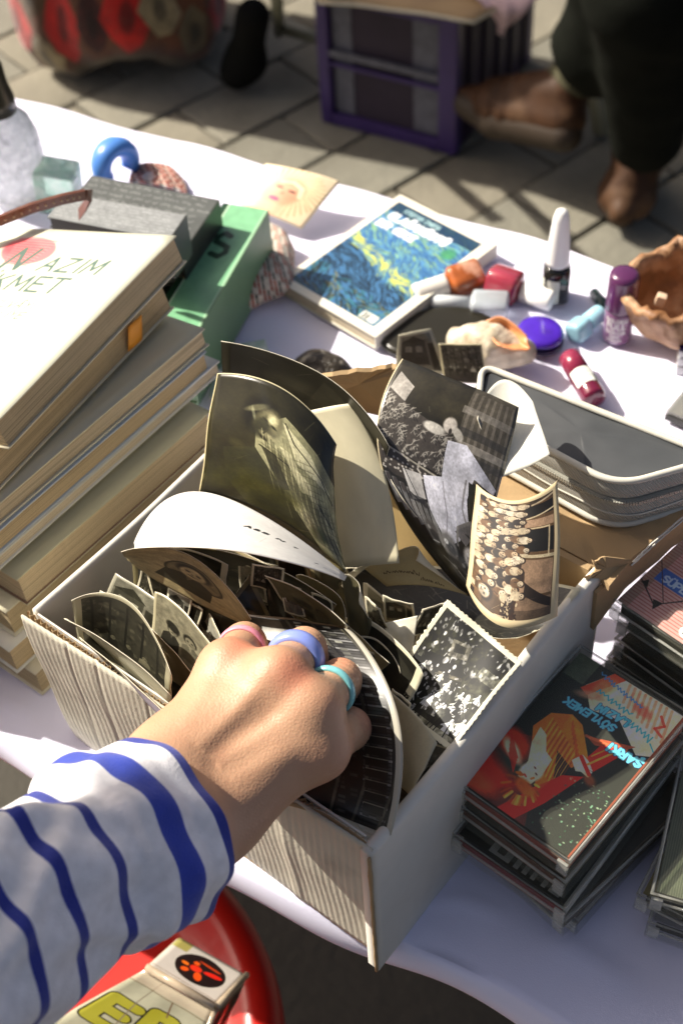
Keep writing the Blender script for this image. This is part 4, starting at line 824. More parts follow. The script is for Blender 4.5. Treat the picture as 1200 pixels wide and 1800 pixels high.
# picture of a blonde woman
c = Cv(420, 420, (.93, .85, .72)); 
for k in range(110):
    a = k/110*6.28; c.line([(.48+.2*math.cos(a), .5+.2*math.sin(a)), (.48+.5*math.cos(a+.5), .5+.5*math.sin(a+.5))], .012, (.95,.87,.72) if k % 3 else (.80,.66,.46), .7)
c.ell(.48,.54,.24,.30,(.90,.64,.52),.25,.3); c.ell(.52,.42,.15,.08,(.90,.66,.54),.2,.5); c.ell(.38,.46,.055,.020,(.30,.2,.2),.2,.6); c.ell(.57,.50,.055,.020,(.30,.2,.2),.2,.6); c.ell(.42,.70,.075,.036,(.92,.25,.45),.2,.4); c.ell(.47,.57,.02,.02,(.75,.45,.36),0,.8)
c.line([(.36,.34),(.5,.3),(.66,.4),(.7,.56)], .03, (.97,.90,.76), .8); c.ell(.45,.9,.2,.12,(.9,.7,.58),0,.6); c.mott(.06,8,2)
M_doll = pmat('blonde_picture', c, .35)
tag(sheet('picture_card', [[(468, 289, .030), (532, 300, .032), (597, 320, .026)], [(440, 322, .022), (505, 336, .023), (566, 358, .017)], [(410, 354, .012), (468, 376, .012), (530, 402, .006)]], M_doll, M_edge, M_edge, th=.002), 'card with the face of a blonde pink-lipped woman at the far table edge', 'picture card')
# woven pouch and beaded trim
def weave(w, h, seed, light=(.80,.76,.70)):
    c = Cv(w, h, light); r = random.Random(seed); n = 15
    for j in range(n):
        for i in range(18):
            x, y = (i+.5)/18, (j+.5)/n; col = [(.62,.20,.12),(.10,.15,.15),(.80,.76,.70),(.62,.20,.12)][(i+j*2+(j//3)) % 4]
            c.line([(x-.02, y-.02), (x+.02, y+.022)], .011, col)
        c.line([(0, j/n), (1, j/n)], .003, (.3,.2,.16), .5)
    c.ell(.3,.72,.10,.09,(.75,.72,.72),0,.3,.85); c.mott(.2, 14, seed); return c
M_wv = pmat('woven_pattern', weave(500, 560, 3), .9, .0008, 300, sheen=.2)
tag(sheet('woven_pouch', [[(452, 396, .012), (488, 398, .018), (512, 440, .012)], [(400, 470, .012), (450, 480, .024), (508, 500, .012)], [(345, 560, .004), (400, 556, .008), (470, 528, .003)]], M_wv, M_wv, M_wv, th=.004, wav=.001), 'red and white zigzag woven pouch beside the green book', 'pouch')
M_bead = pmat('beaded_trim', weave(300, 120, 8, (.9,.88,.85)), .8, .0008, 300)
tag(sheet('beaded_cloth', [[(236, 294, .004), (285, 288, .007), (318, 316, .003)], [(226, 318, .003), (280, 326, .006), (332, 338, .003)]], M_bead, M_bead, M_bead, th=.003, wav=.0008), 'small white beaded cloth with a red edge behind the grey book', 'cloth')
# leather strap
M_lea = mat('brown_leather', (.12, .035, .015), .4, .25, 60, .0003, 300); M_pale = mat('pale_stitch', (.5, .38, .25), .7)
st = [Vector(at(*q)) for q in ((-60, 402, .150), (0, 388, .154), (55, 366, .156), (110, 350, .157), (150, 342, .155))]
def strap(name, P, wd, th, m, parent=None):
    V = []; F = []; n = len(P)
    for i, p in enumerate(P):
        d = (P[min(i+1, n-1)]-P[max(i-1, 0)]).normalized(); s = d.cross(Vector((0, -.3, 1))).normalized(); u = s.cross(d).normalized()
        for a, b in ((-1, -1), (1, -1), (1, 1), (-1, 1)): V.append(p+u*0+Vector((0, 0, 1))*wd/2*a*.9+s*.3*wd/2*a+s*0+d.cross(Vector((0, 0, 1))).normalized()*th/2*b)
    for i in range(n-1):
        for k in range(4): F.append((i*4+k, i*4+(k+1) % 4, i*4+4+(k+1) % 4, i*4+4+k))
    F += [(3, 2, 1, 0), tuple((n-1)*4+k for k in range(4))]
    return mk(name, V, F, m, parent, smooth=False)
sp = strap('leather_strap', st, .011, .0025, M_lea); tag(sp, 'brown leather strap with punched dots lying behind the cream paperback', 'strap')
for t in np.linspace(.05, .95, 15):
    k = t*(len(st)-1); i = min(int(k), len(st)-2); p = st[i].lerp(st[i+1], k-i); mk_ = lathe('rivet', [(.0009, -.0003), (.0009, .0004), (.0004, .0008)], Matrix.Translation(p+Vector((.0006, -.0017, 0))) @ Matrix.Rotation(math.pi/2, 4, 'X'), M_pale, sp, 8)
strap('strap_tail', [Vector(at(*q)) for q in ((151, 342, .155), (160, 344, .150), (150, 362, .138), (140, 376, .128))], .008, .002, M_lea, sp)
# cut-glass decanter
M_cut = mat('cut_glass', (.62, .66, .66), .10, .25, 90, .0022, 190, trans=.55, ior=1.3, dirt=(.85, .87, .88), dscale=120, dlo=.45, dhi=.6)
M_neck = mat('dark_brass', (.05, .045, .03), .3, .2, 40, metal=.6)
dp = at(40, 352, 0); D_ = Matrix.Translation(dp); dec = empty('decanter', dp, 'cut glass decanter with a dark neck at the left edge of the table', 'decanter')
lathe('glass_body', [(.017, .001), (.023, .004), (.026, .02), (.027, .045), (.026, .062), (.022, .076), (.014, .086), (.009, .091)], D_, M_cut, dec, 32)
lathe('neck', [(.0145, .086), (.0145, .098), (.012, .110), (.0115, .126), (.008, .134), (.006, .140)], D_, M_neck, dec, 24)
lathe('stopper', [(.006, .140), (.012, .146), (.015, .156), (.013, .167), (.006, .173)], D_, mat('stopper_glass', (.3, .28, .2), .1, .4, 80, .001, 200, trans=.5, ior=1.3), dec, 20)
# green glass block
M_gg = mat('green_glass', (.55, .80, .66), .12, .15, 60, .0016, 140, trans=.6, ior=1.25, dirt=(.80, .92, .84), dscale=70, dlo=.45, dhi=.62)
g = box_bm(.034, .026, .044, .004, 2); bmesh.ops.transform(g, matrix=frame(at(104, 330, .018), .5, .12, .1), verts=g.verts)
tag(bmo('glass_block', g, M_gg), 'rough pale green glass block between decanter and blue bangle', 'glass block')
# blue bangle standing on edge
M_bl = mat('blue_plastic', (.075, .23, .62), .35, .06, 20)
V = []; F = []; ctr = at(204, 288, .016); ax = Vector((.92, -.12, .12)).normalized(); e1 = ax.cross(Vector((0, 0, 1))).normalized(); e2 = e1.cross(ax)
for i in range(49):
    a = math.radians(-40+265*i/48); rd = e1*math.cos(a)+e2*math.sin(a); t_ = .55+.45*math.sin(math.pi*i/48)
    for k in range(10):
        b = 2*math.pi*k/10; V.append(ctr+rd*(.0150+.0078*math.cos(b))+ax*(.0125*math.sin(b)*t_))
for i in range(48):
    for k in range(10): F.append((i*10+k, i*10+(k+1) % 10, i*10+10+(k+1) % 10, i*10+10+k))
F += [tuple(range(10))[::-1], tuple(480+k for k in range(10))]
tag(mk('bangle', V, F, M_bl), 'blue plastic open bangle standing at the far table edge', 'bangle')
# ================================================================ paperback with a blue painted cover (plain brush strokes)
c = Cv(760, 980, (.24, .42, .58)); f1 = c.fbm(3, 5, 5, 1, 2); f2 = c.fbm(5, 9, 5, 1, 3); yy = np.linspace(0, 1, 980)[:, None]
r = random.Random(8)
for k in range(1500):
    x, y = r.random(), r.random(); fx = f1[int(y*979), int(x*759)]; a = (fx-.5)*3+.35
    pal = [(.24,.45,.66),(.36,.58,.74),(.17,.33,.52),(.45,.66,.66),(.55,.70,.45)] if y < .5 else [(.70,.74,.34),(.44,.62,.60),(.22,.44,.62)] if y < .66 else [(.07,.12,.14),(.10,.22,.26),(.16,.38,.44),(.05,.07,.07),(.25,.5,.55),(.45,.42,.22)]
    if y > .30+.35*x*.0 and abs(y-(.42+.22*x)) < .035: pal = [(.86,.84,.36),(.74,.80,.42)]
    if y > .48+.24*x and y < .74+.1*x: pal = [(.06,.10,.14),(.11,.20,.28),(.16,.28,.38)]
    col = r.choice(pal); L = r.uniform(.02, .06); c.line([(x-L*math.cos(a), y-L*math.sin(a)*.7), (x, y), (x+L*math.cos(a+.3), y+L*math.sin(a+.3)*.7)], r.uniform(.003, .008), col, .75)
c.ell(.86,.21,.07,.07,(.25,.55,.35),0,.5,.8); c.rect(0,0,1,.10,(.08,.16,.24),.75)
c.text('STEFAN ZWEIG', .14, .065, .042, (.62,.75,.76), .13, 0, 0, .95, .3); c.text('OLAĞANÜSTÜ', .07, .165, .078, (.88,.90,.92), .19, 0, .1, .95, .28); c.text('BİR GECE', .05, .262, .072, (.88,.88,.92), .19, 0, .1, .95, .28)
c.rect(.80,.92,.97,.985,(.82,.82,.78)); c.text('33', .83, .975, .05, (.15,.2,.2), .16); c.mott(.12, 50, 3, 2)
full = Cv(880, 1100, (.88, .86, .80)); full.a[60:1040, 50:810] = c.a
M_zw = pmat('painted_cover', full, .35)
zb = rectbook('white-bordered paperback OLAĞANÜSTÜ BİR GECE with a blue and yellow painted cover', at(872, 428, .0135), at(658, 592, .0135), at(694, 348, .0135), .012, M_zw, M_cov_w, pages=mat('zweig_pages', (.58, .5, .36), .85, .1, 20, .0003, 80, stretch=(3, 3, 1500)))
# ================================================================ nail varnish and trinkets
def along(p, q):
    p, q = Vector(p), Vector(q); return Matrix.Translation(p) @ (q-p).to_track_quat('Z', 'Y').to_matrix().to_4x4()
def labelwrap(name, M, r, z0, z1, a0, a1, cv, parent, sq=0):
    V = []; F = []; uv = []; n = 20
    for j, z in enumerate((z0, z1)):
        for i in range(n+1):
            a = a0+(a1-a0)*i/n; V.append(M @ Vector((r*math.cos(a), r*math.sin(a), z))); uv.append((i/n, j))
    for i in range(n): F.append((i, i+1, n+2+i, n+1+i))
    return mk(name, V, F, cv if not isinstance(cv, Cv) else pmat(name+'_print', cv, .5), parent, uv=uv)
def camang(p): d = CAM_LOC-Vector(p); return math.atan2(d.y, d.x)
M_wcap = mat('white_plastic', (.80, .80, .78), .35, .03); M_bglass = mat('black_varnish', (.012, .012, .01), .08, .1, coat=.5)
p = at(974, 522); M = Matrix.Translation(p); e = empty('nail_varnish', p, 'black nail varnish bottle standing with a tall white tapered cap', 'nail varnish', 'nail varnish bottles')
lathe('bottle', [(.0085, 0), (.0102, .0012), (.0102, .028), (.0085, .031), (.0062, .033)], M @ Matrix.Rotation(.6, 4, 'Z'), M_bglass, e, 32, sq=4)
lathe('cap', [(.0088, .033), (.0088, .036), (.0076, .055), (.0060, .073), (.0045, .079), (.002, .081)], M, M_wcap, e, 28)
c = Cv(200, 200, (.78, .78, .74)); c.text('N', .3, .6, .3, (.2,.2,.2), .16); c.text('NAIL', .2, .85, .14, (.3,.3,.3), .14); a = camang(p)
labelwrap('label', M, .0118, .003, .024, a-1.3, a+.25, c, e)
M_pur = mat('purple_gloss', (.085, .018, .075), .25, .12, 60, coat=.5); M_purg = mat('mauve_varnish', (.20, .09, .19), .12, .2, 80, coat=.6)
p = at(1083, 591); M = Matrix.Translation(p); e = empty('nail_varnish', p, 'plump purple nail varnish bottle standing upright with white lettering', 'nail varnish', 'nail varnish bottles')
lathe('bottle', [(.0096, 0), (.0109, .0012), (.0109, .026), (.0104, .028)], M, M_purg, e, 32)
lathe('cap', [(.0109, .0282), (.0111, .030), (.0109, .055), (.0102, .0585), (.007, .060), (.001, .0603)], M, M_pur, e, 32)
a = camang(p); LT = mat('silver_lettering', (.75, .75, .75), .4)
def textobj(name, st, size, M, m, parent, ext=.0001):
    cu = bpy.data.curves.new(name, 'FONT'); cu.body = st; cu.size = size; cu.align_x = 'CENTER'; cu.extrude = ext; cu.offset = size*.01
    o = bpy.data.objects.new(name, cu); COL.objects.link(o); me = bpy.data.meshes.new_from_object(o.evaluated_get(bpy.context.evaluated_depsgraph_get())); bpy.data.objects.remove(o)
    me.transform(M); me.materials.clear(); me.materials.append(m); o = bpy.data.objects.new(name, me); COL.objects.link(o); par(o, parent); return o
def wraptext(name, st, size, p, r, z, a, m, parent):
    o = textobj(name, st, size, Matrix(), m, None)
    for v in o.data.vertices: t = v.co.x/r; q = Vector((math.cos(a+t)*(r+v.co.z), math.sin(a+t)*(r+v.co.z), z+v.co.y)); v.co = Vector(p)+q
    par(o, parent); return o
for st_, sz, z in (('GOLDEN', .0042, .0215), ('FULL', .0072, .0155), ('COLOR', .0046, .0108), ('NAIL', .0036, .0070), ('LACQUER', .0026, .0040)): wraptext('lettering', st_, sz, p, .0111, z, a-.15, LT, e)
M_mar = mat('maroon_plastic', (.24, .02, .055), .25, .1, coat=.4)
p, q = at(999, 626, .0085), at(1046, 704, .0085); M = along(p, q); L = (Vector(q)-Vector(p)).length; s = L/.062
e = empty('nail_varnish', ((Vector(p)+Vector(q))/2)-Vector((0, 0, .0085)), 'maroon nail varnish bottle lying down with a white label', 'nail varnish', 'nail varnish bottles')
lathe('cap', [(.001, -.001), (.0068, 0), (.0082, .002*s), (.0085, .026*s)], M, M_mar, e, 28)
lathe('bottle', [(.0085, .0262*s), (.0088, .030*s), (.0088, .058*s), (.0080, .061*s), (.004, .0617*s), (.0008, .0612*s)], M, mat('maroon_varnish', (.12, .008, .03), .08, .15, coat=.6), e, 28)
c = Cv(260, 200, (.86, .87, .84)); c.rect(0,0,.16,.5,(.1,.2,.15)); scribble(c, .25, .4, 8, .07, (.5,.5,.5), .004, 0, 2); scribble(c, .25, .65, 8, .07, (.55,.55,.5), .004, 0, 3); scribble(c, .3, .85, 6, .06, (.5,.5,.5), .004, 0, 4)
inv = M.inverted() @ CAM_LOC; a = math.atan2(inv.y, inv.x); labelwrap('label', M, .00905, .0275*s, .047*s, a-1.35, a+.75, c, e)
# two stubby lying bottles with white caps
def lying(label, p, q, r1, r2, split, mb, mc, sq=4, ribs=False, parts=()):
    p, q = Vector(p), Vector(q); M = along(p, q); L = (q-p).length
    e = empty('nail_varnish', (p+q)/2-Vector((0, 0, r1)), label, 'nail varnish', 'nail varnish bottles')
    prof = [(r2*.5, 0), (r2*.95, .001), (r2, .003), (r2, L*split-.001)]
    if ribs: prof = [(r2*.5, 0), (r2*.95, .001)]+[(r2*(1+.06*(k % 2)), .002+(L*split-.004)*k/9) for k in range(10)]+[(r2, L*split-.001)]
    lathe('cap', prof, M, mc, e, 24); lathe('bottle', [(r2*.7, L*split), (r1*.96, L*split+.003), (r1, L*split+.005), (r1, L-.002), (r1*.9, L), (r1*.5, L+.0003)], M @ Matrix.Rotation(.35, 4, 'Z'), mb, e, 32, sq=sq); return e
lying('amber orange nail varnish lying with a ribbed white cap against the painted book', at(727, 520, .009), at(842, 482, .010), .0115, .0085, .5, mat('amber_varnish', (.36, .095, .025), .08, .3, 120, coat=.6, dirt=(.7, .42, .3), dscale=60, dlo=.5, dhi=.7), mat('ribbed_cap', (.72, .68, .62), .4, .05), ribs=True)
lying('square rose pink nail varnish lying with a plain white cap', at(972, 530, .008), at(860, 492, .011), .0125, .0082, .5, mat('rose_varnish', (.30, .035, .06), .1, .2, 90, coat=.6), M_wcap)
lying('small clear empty varnish bottle with a slim pale cap', at(757, 530, .006), at(893, 537, .008), .0095, .0055, .5, mat('clear_bottle', (.62, .68, .72), .08, .1, 90, trans=.5, ior=1.25, coat=.4), mat('frosted_cap', (.66, .70, .72), .3, .05))
lying('slim light blue bottle lying flat beside the purple one', at(1056, 548, .007), at(1006, 588, .006), .0078, .0068, .5, mat('pale_blue_varnish', (.28, .52, .62), .2, .08, coat=.5), mat('pale_blue_cap', (.30, .55, .66), .3, .05))
p = at(1122, 500, .006); tag(lathe('bottle_cap', [(.006, -.006), (.0065, -.004), (.0065, .006), (.005, .009)], Matrix.Translation(p), mat('dark_teal_cap', (.03, .06, .06), .2, .1)), 'small dark teal cap hidden behind the purple bottle', 'bottle cap')
p = at(1055, 530, .003); tag(lathe('small_cap', [(.004, -.012), (.0045, .012)], Matrix.Translation(p) @ Matrix.Rotation(1.5, 4, 'Y') @ Matrix.Rotation(.6, 4, 'X'), bpy.data.materials['dark_teal_cap']), 'slim dark teal tube lying left behind the purple bottle', 'tube')
# black oval and purple oval compacts
def disc(name, c_, rx, ry, h, yaw, m, dome=.3, parent=None, z0=0):
    M = frame(c_, yaw); V = []; F = []; n = 48; pr = [(.9, 0), (1, .25), (1, .6), (.93, .85)]+[(.93*math.cos(t), .85+dome*math.sin(t)) for t in np.linspace(.2, 1.5, 6)]
    for s, z in pr:
        for k in range(n): a = 2*math.pi*k/n; V.append(M @ Vector((rx*s*math.cos(a), ry*s*math.sin(a), z0+z*h)))
    for i in range(len(pr)-1):
        for k in range(n): F.append((i*n+k, i*n+(k+1) % n, (i+1)*n+(k+1) % n, (i+1)*n+k))
    F += [tuple(range(n))[::-1], tuple((len(pr)-1)*n+k for k in range(n))]
    return mk(name, V, F, m, parent)
c0 = at(768, 592, 0); dx = (at(868, 575, 0)-at(668, 600, 0))
tag(disc('oval_case', c0, dx.length/2, .026, .008, math.atan2(dx.y, dx.x)+.1, mat('black_brown_plastic', (.018, .016, .010), .3, .1), .15), 'large black oval case lying under the pink shell', 'case')
c0 = at(948, 600, 0); pc = empty('compact', c0, 'glossy violet oval powder compact right of the shell', 'compact')
M_vi = mat('violet_plastic', (.055, .012, .36), .18, .25, 60, coat=.7, dirt=(.03, .008, .12), dscale=35, dlo=.5, dhi=.7)
disc('base', c0, .0185, .0165, .006, -.4, mat('dark_violet_plastic', (.015, .006, .05), .25), .1, pc); disc('lid', c0, .018, .0165, .005, -.4, M_vi, .5, pc, .0065)
# shell
B = Body(.006)
def A3(x, y, z): return tuple(at(x, y, z))
B.cap(A3(812, 608, .012), A3(860, 612, .016), .010, .016); B.cap(A3(850, 600, .018), A3(905, 612, .015), .014, .011); B.cap(A3(800, 590, .014), A3(840, 590, .022), .006, .008); B.cap(A3(880, 625, .010), A3(925, 622, .012), .010, .007)
sh = B.build('shell', mat('shell_chalk', (.56, .49, .38), .8, .35, 90, .0014, 130, dirt=(.30, .24, .15), dscale=60, dlo=.48, dhi=.65), .0013, disp=lambda P: .0009*vnoise(P, 320, 3)+.0006*vnoise(P, 800, 5)); tag(sh, 'rough conch shell with an orange pink mouth lying on the black case', 'shell')
M_lip = mat('shell_lip', (.66, .28, .12), .35, .2, 90, .0005, 200)
sheet('shell_mouth', [[(852, 566, .030), (884, 560, .036), (925, 590, .030)], [(862, 590, .031), (892, 592, .022), (928, 604, .028)], [(880, 606, .0315), (902, 616, .030), (932, 612, .026)]], M_lip, M_lip, M_lip, th=.0012, parent=sh, wav=.0006)
# two snapshots behind
c = ph_generic(81, 'house', (.13,.12,.1), (.55,.53,.47), .10, (.62,.60,.52))
photo('grey snapshot with a lifted corner behind the room print', [[(700, 590, .085), (730, 582, .087), (757, 577, .086)], [(694, 650, .06), (740, 655, .06), (790, 660, .06)]], c, group='snapshots leaning behind the box')
photo('mottled snapshot leaning on the shell behind the room print', [[(770, 604, .08), (846, 604, .08)], [(780, 672, .055), (856, 676, .055)]], ph_generic(82, 'trees', (.1,.09,.07), (.75,.73,.66), .04, (.66,.62,.5)), group='snapshots leaning behind the box')
# dark stone
B = Body(.008); B.cap(A3(545, 650, .010), A3(585, 655, .010), .013, .012); B.cap(A3(560, 640, .012), A3(615, 662, .008), .010, .006)
tag(B.build('dark_stone', mat('dark_mineral', (.035, .028, .02), .3, .5, 150, .002, 220, dirt=(.22, .20, .17), dscale=150, dlo=.55, dhi=.65), .0014, disp=lambda P: .0014*vnoise(P, 260, 8)), 'small dark glinting stone by the brown cardboard flap', 'stone')
M_tg = mat('pale_green_card', (.48, .62, .52), .5, .15, 90, dirt=(.7, .76, .7), dscale=60, dlo=.5, dhi=.6)
tag(sheet('green_slip', [[(372, 612, .006), (466, 597, .008)], [(368, 700, .004), (486, 660, .004)]], M_tg, M_tg, M_tg, th=.0006), 'pale green slip lying on the cloth behind the curled prints', 'paper slip')
# carved brown pot with a jagged rim
cp = at(1222, 585, 0); M = Matrix.Translation(cp) @ Matrix.Rotation(-.25, 4, 'Y') @ Matrix.Rotation(.25, 4, 'X'); V = []; F = []; n = 64
pr = [(.012, .002), (.026, .010), (.036, .024), (.040, .040), (.038, .050), (.040, .054), (.041, .060), (.036, .062), (.034, .052), (.034, .036), (.022, .018), (.004, .014)]
rq = random.Random(4)
for i, (r_, z) in enumerate(pr):
    for k in range(n):
        a = 2*math.pi*k/n; j = .0022*math.sin(a*5+1)*(i < 5)+(.0016*math.sin(a*19)+rq.uniform(-.0012, .0012))*(4 <= i <= 7); V.append(M @ Vector(((r_+j)*math.cos(a), (r_+j)*math.sin(a), z+(.004*math.sin(a*2)+.002*math.sin(a*7))*(i > 3)*(i < 9))))
for i in range(len(pr)-1):
    for k in range(n): F.append((i*n+k, i*n+(k+1) % n, (i+1)*n+(k+1) % n, (i+1)*n+k))
F += [tuple(range(n))[::-1], tuple((len(pr)-1)*n+k for k in range(n))]
pot = mk('carved_pot', V, F, mat('brown_husk', (.22, .10, .04), .55, .4, 60, .0016, 150, dirt=(.46, .28, .16), dscale=45, dlo=.48, dhi=.66)); tag(pot, 'rough brown carved pot with a jagged rim at the right edge', 'pot')
g = box_bm(.007, .006, .009, .0015, 2); bmesh.ops.transform(g, matrix=frame(at(1160, 527, .045), .4, .2, 0), verts=g.verts); bmo('tooth', g, mat('bone', (.66, .48, .34), .5, .1), pot)
# stacked testers and eyeshadow palettes at the right edge
M_sil = mat('tester_silver', (.55, .55, .56), .3, .1, 60, metal=.4)
for k, (z, lb) in enumerate(((0, 'bottom silver tester pot at the right table edge'), (.0085, 'middle silver tester pot at the right table edge'), (.017, 'top tester pot with a dark band at the right table edge'))):
    M = frame(at(1206, 648, 0)+Vector((0, 0, z)), .5); e = empty('tester_pot', at(1206, 648, 0)+Vector((0, 0, z)), lb, 'tester pot', 'tester pots by the pot')
    boxo('tub', M, -.008, .012, -.008, .008, .0002, .006, M_sil, e, .001); boxo('lid', M, -.0085, .0125, -.0085, .0085, .006, .0084, bpy.data.materials['dark_violet_plastic'] if k == 2 else M_sil, e, .001)
M_case = mat('palette_case', (.3, .3, .28), .1, .1, 50, coat=.5, alpha=.45); M_sh = [mat('eyeshadow_%d' % i, c_, .7, .15, 90) for i, c_ in enumerate(((.05, .045, .04), (.16, .13, .1), (.32, .22, .18), (.10, .08, .07)))]
for k, (z, lb) in enumerate(((0, 'lower clear eyeshadow palette at the right edge of the table'), (.0095, 'upper eyeshadow palette with dark squares at the right edge'))):
    P_ = at(1166+4*k, 738, z); dd = at(1200, 698, z)-P_; ya = math.atan2(dd.y, dd.x); M = frame(P_, ya); e = empty('eyeshadow_palette', P_, lb, 'palette', 'eyeshadow palettes')
    boxo('case_base', M, 0, .06, -.035, 0, .0003, .005, M_blk, e, .0008)
    for i in range(4):
        for j in range(3): boxo('shadow_pan', M, .002+.0145*i, .0135+.0145*i, -.012-.0105*j, -.003-.0105*j, .005, .0058, M_sh[(i+j+k) % 4], e, .0002)
    boxo('lid', M, 0, .06, -.035, 0, .0062, .0090, M_case, e, .0008)
# ================================================================ grey pencil case
M_fab = mat('grey_canvas', (.40, .385, .34), .85, .10, 60, .0004, 100, wave=('DIAGONAL', 260, 1.5)); M_vin = mat('grey_vinyl', (.05, .054, .058), .75, .15, 25, .0004, 40, spec=.25, dirt=(.085, .088, .092), dscale=14, dlo=.5, dhi=.8)
M_pip = mat('pale_piping', (.56, .54, .47), .7, .1, 80); M_zip = mat('zip_teeth', (.42, .41, .36), .5, .1, metal=.3)
CZ0, CZ1 = .124, .159
QP = [at(1084, 856, CZ1), at(1262, 806, CZ1), at(846, 652, CZ1-.004), at(838, 724, CZ1)]
pcs = empty('pencil_case', sum(QP, Vector())/4-Vector((0, 0, CZ1-CZ0)), 'grey zipped canvas pencil case resting on the cardboard flap', 'pencil case')
def rr_outline(s=1., bulge=0, n=8, rad=.016):
    c_ = sum(QP, Vector())/4; P = [c_+(p-c_)*s+(p-c_).normalized()*bulge*1.2 for p in QP]; out = []
    for i, p in enumerate(P):
        a, b = P[i-1], P[(i+1) % 4]; ra = rad*(1, .6, .6, .6)[i]; q0 = p+(a-p).normalized()*ra; q1 = p+(b-p).normalized()*ra
        for k in range(n+1): t = k/n; out.append(q0*(1-t)**2+p*2*t*(1-t)+q1*t*t)
    O = []
    for p, q in zip(out, out[1:]+out[:1]):
        m = max(1, int((q-p).length/.006)); O += [p.lerp(q, k/m) for k in range(m)]
    return [O_at(O, k/220) for k in range(220)]
def O_at(O, t):
    n = len(O); D = [0]
    for p, q in zip(O, O[1:]+O[:1]): D.append(D[-1]+(q-p).length)
    s = t*D[-1]; i = int(np.searchsorted(D, s, side='right'))-1; i = min(i, n-1); f = (s-D[i])/max(1e-9, D[i+1]-D[i]); return O[i].lerp(O[(i+1) % n], f)
def ring_wall(name, levels, m, parent, cap=None, capm=None):
    V = []; F = []; n = len(levels[0])
    for L_ in levels: V += L_
    for i in range(len(levels)-1):
        for k in range(n): F.append((i*n+k, i*n+(k+1) % n, (i+1)*n+(k+1) % n, (i+1)*n+k))
    return mk(name, V, F, m, parent)
def lift(O, z, am=.0, ph=0): return [Vector((p.x, p.y, z+am*math.sin(k*.21+ph))) for k, p in enumerate(O)]
H_ = CZ1-CZ0
lv = [lift(rr_outline(.93, -.002), CZ0+.0005), lift(rr_outline(1, -.001), CZ0+.001), lift(rr_outline(1, .0022), CZ0+.006), lift(rr_outline(1, .003), CZ0+.012, .0006), lift(rr_outline(1, .0024), CZ0+.018, .0006), lift(rr_outline(1, .0008), CZ0+.0215)]
ring_wall('fabric_body', lv, M_fab, pcs)
lv2 = [lift(rr_outline(1, .0005), CZ0+.0225), lift(rr_outline(1, .002), CZ0+.026, .0005, 2), lift(rr_outline(1, .0014), CZ1-.003, .0004, 1), lift(rr_outline(1, -.0005), CZ1)]
ring_wall('fabric_lid', lv2, M_fab, pcs)
OO = rr_outline(.985, -.002); V = [sum(OO, Vector())/len(OO)]; V[0].z = CZ1-.0014; n = len(OO)
for s, dz in ((.35, -.0012), (.7, -.0014), (.93, -.0012), (1, 0)):
    for k, p in enumerate(OO): q = V[0].lerp(Vector((p.x, p.y, CZ1)), s); q.z = CZ1+dz+.0006*math.sin(k*.13+s*5); V.append(q)
F = [(0, 1+k, 1+(k+1) % n) for k in range(n)]
for i in range(3):
    for k in range(n): F.append((1+i*n+k, 1+(i+1)*n+k, 1+(i+1)*n+(k+1) % n, 1+i*n+(k+1) % n))
mk('vinyl_top', V, F, M_vin, pcs)
tube('bottom', lift(rr_outline(1, .0012), CZ0+.0032), .0020, M_pip, pcs, 8, True).name = 'bottom_piping'
tube('top_piping', lift(rr_outline(1, -.0002), CZ1+.0004), .0019, M_pip, pcs, 8, True)
tube('zip_tape', lift(rr_outline(1, .0012), CZ0+.0220), .0016, mat('zip_tape', (.24, .235, .2), .8), pcs, 6, True, 1)
Zo = rr_outline(1, .0030); tot = 0; bm = bmesh.new(); P = lift(Zo, CZ0+.0220)
for p, q in zip(P, P[1:]+P[:1]):
    m = max(1, int((q-p).length/.0019))
    for k in range(m):
        c_ = p.lerp(q, k/m); d = (q-p).normalized(); Mx = Matrix.Translation(c_+Vector((0, 0, .0007*(1 if k % 2 else -1)))) @ d.to_track_quat('X', 'Z').to_matrix().to_4x4(); box_bm(.0011, .0016, .0024, 0, 1, bm, Mx)
zt = bmo('zip_teeth', bm, M_zip, pcs); zt['kind'] = 'stuff'
tube('seam', lift(rr_outline(1, .0034), CZ0+.0125, .0006), .0005, M_pip, pcs, 5, True)
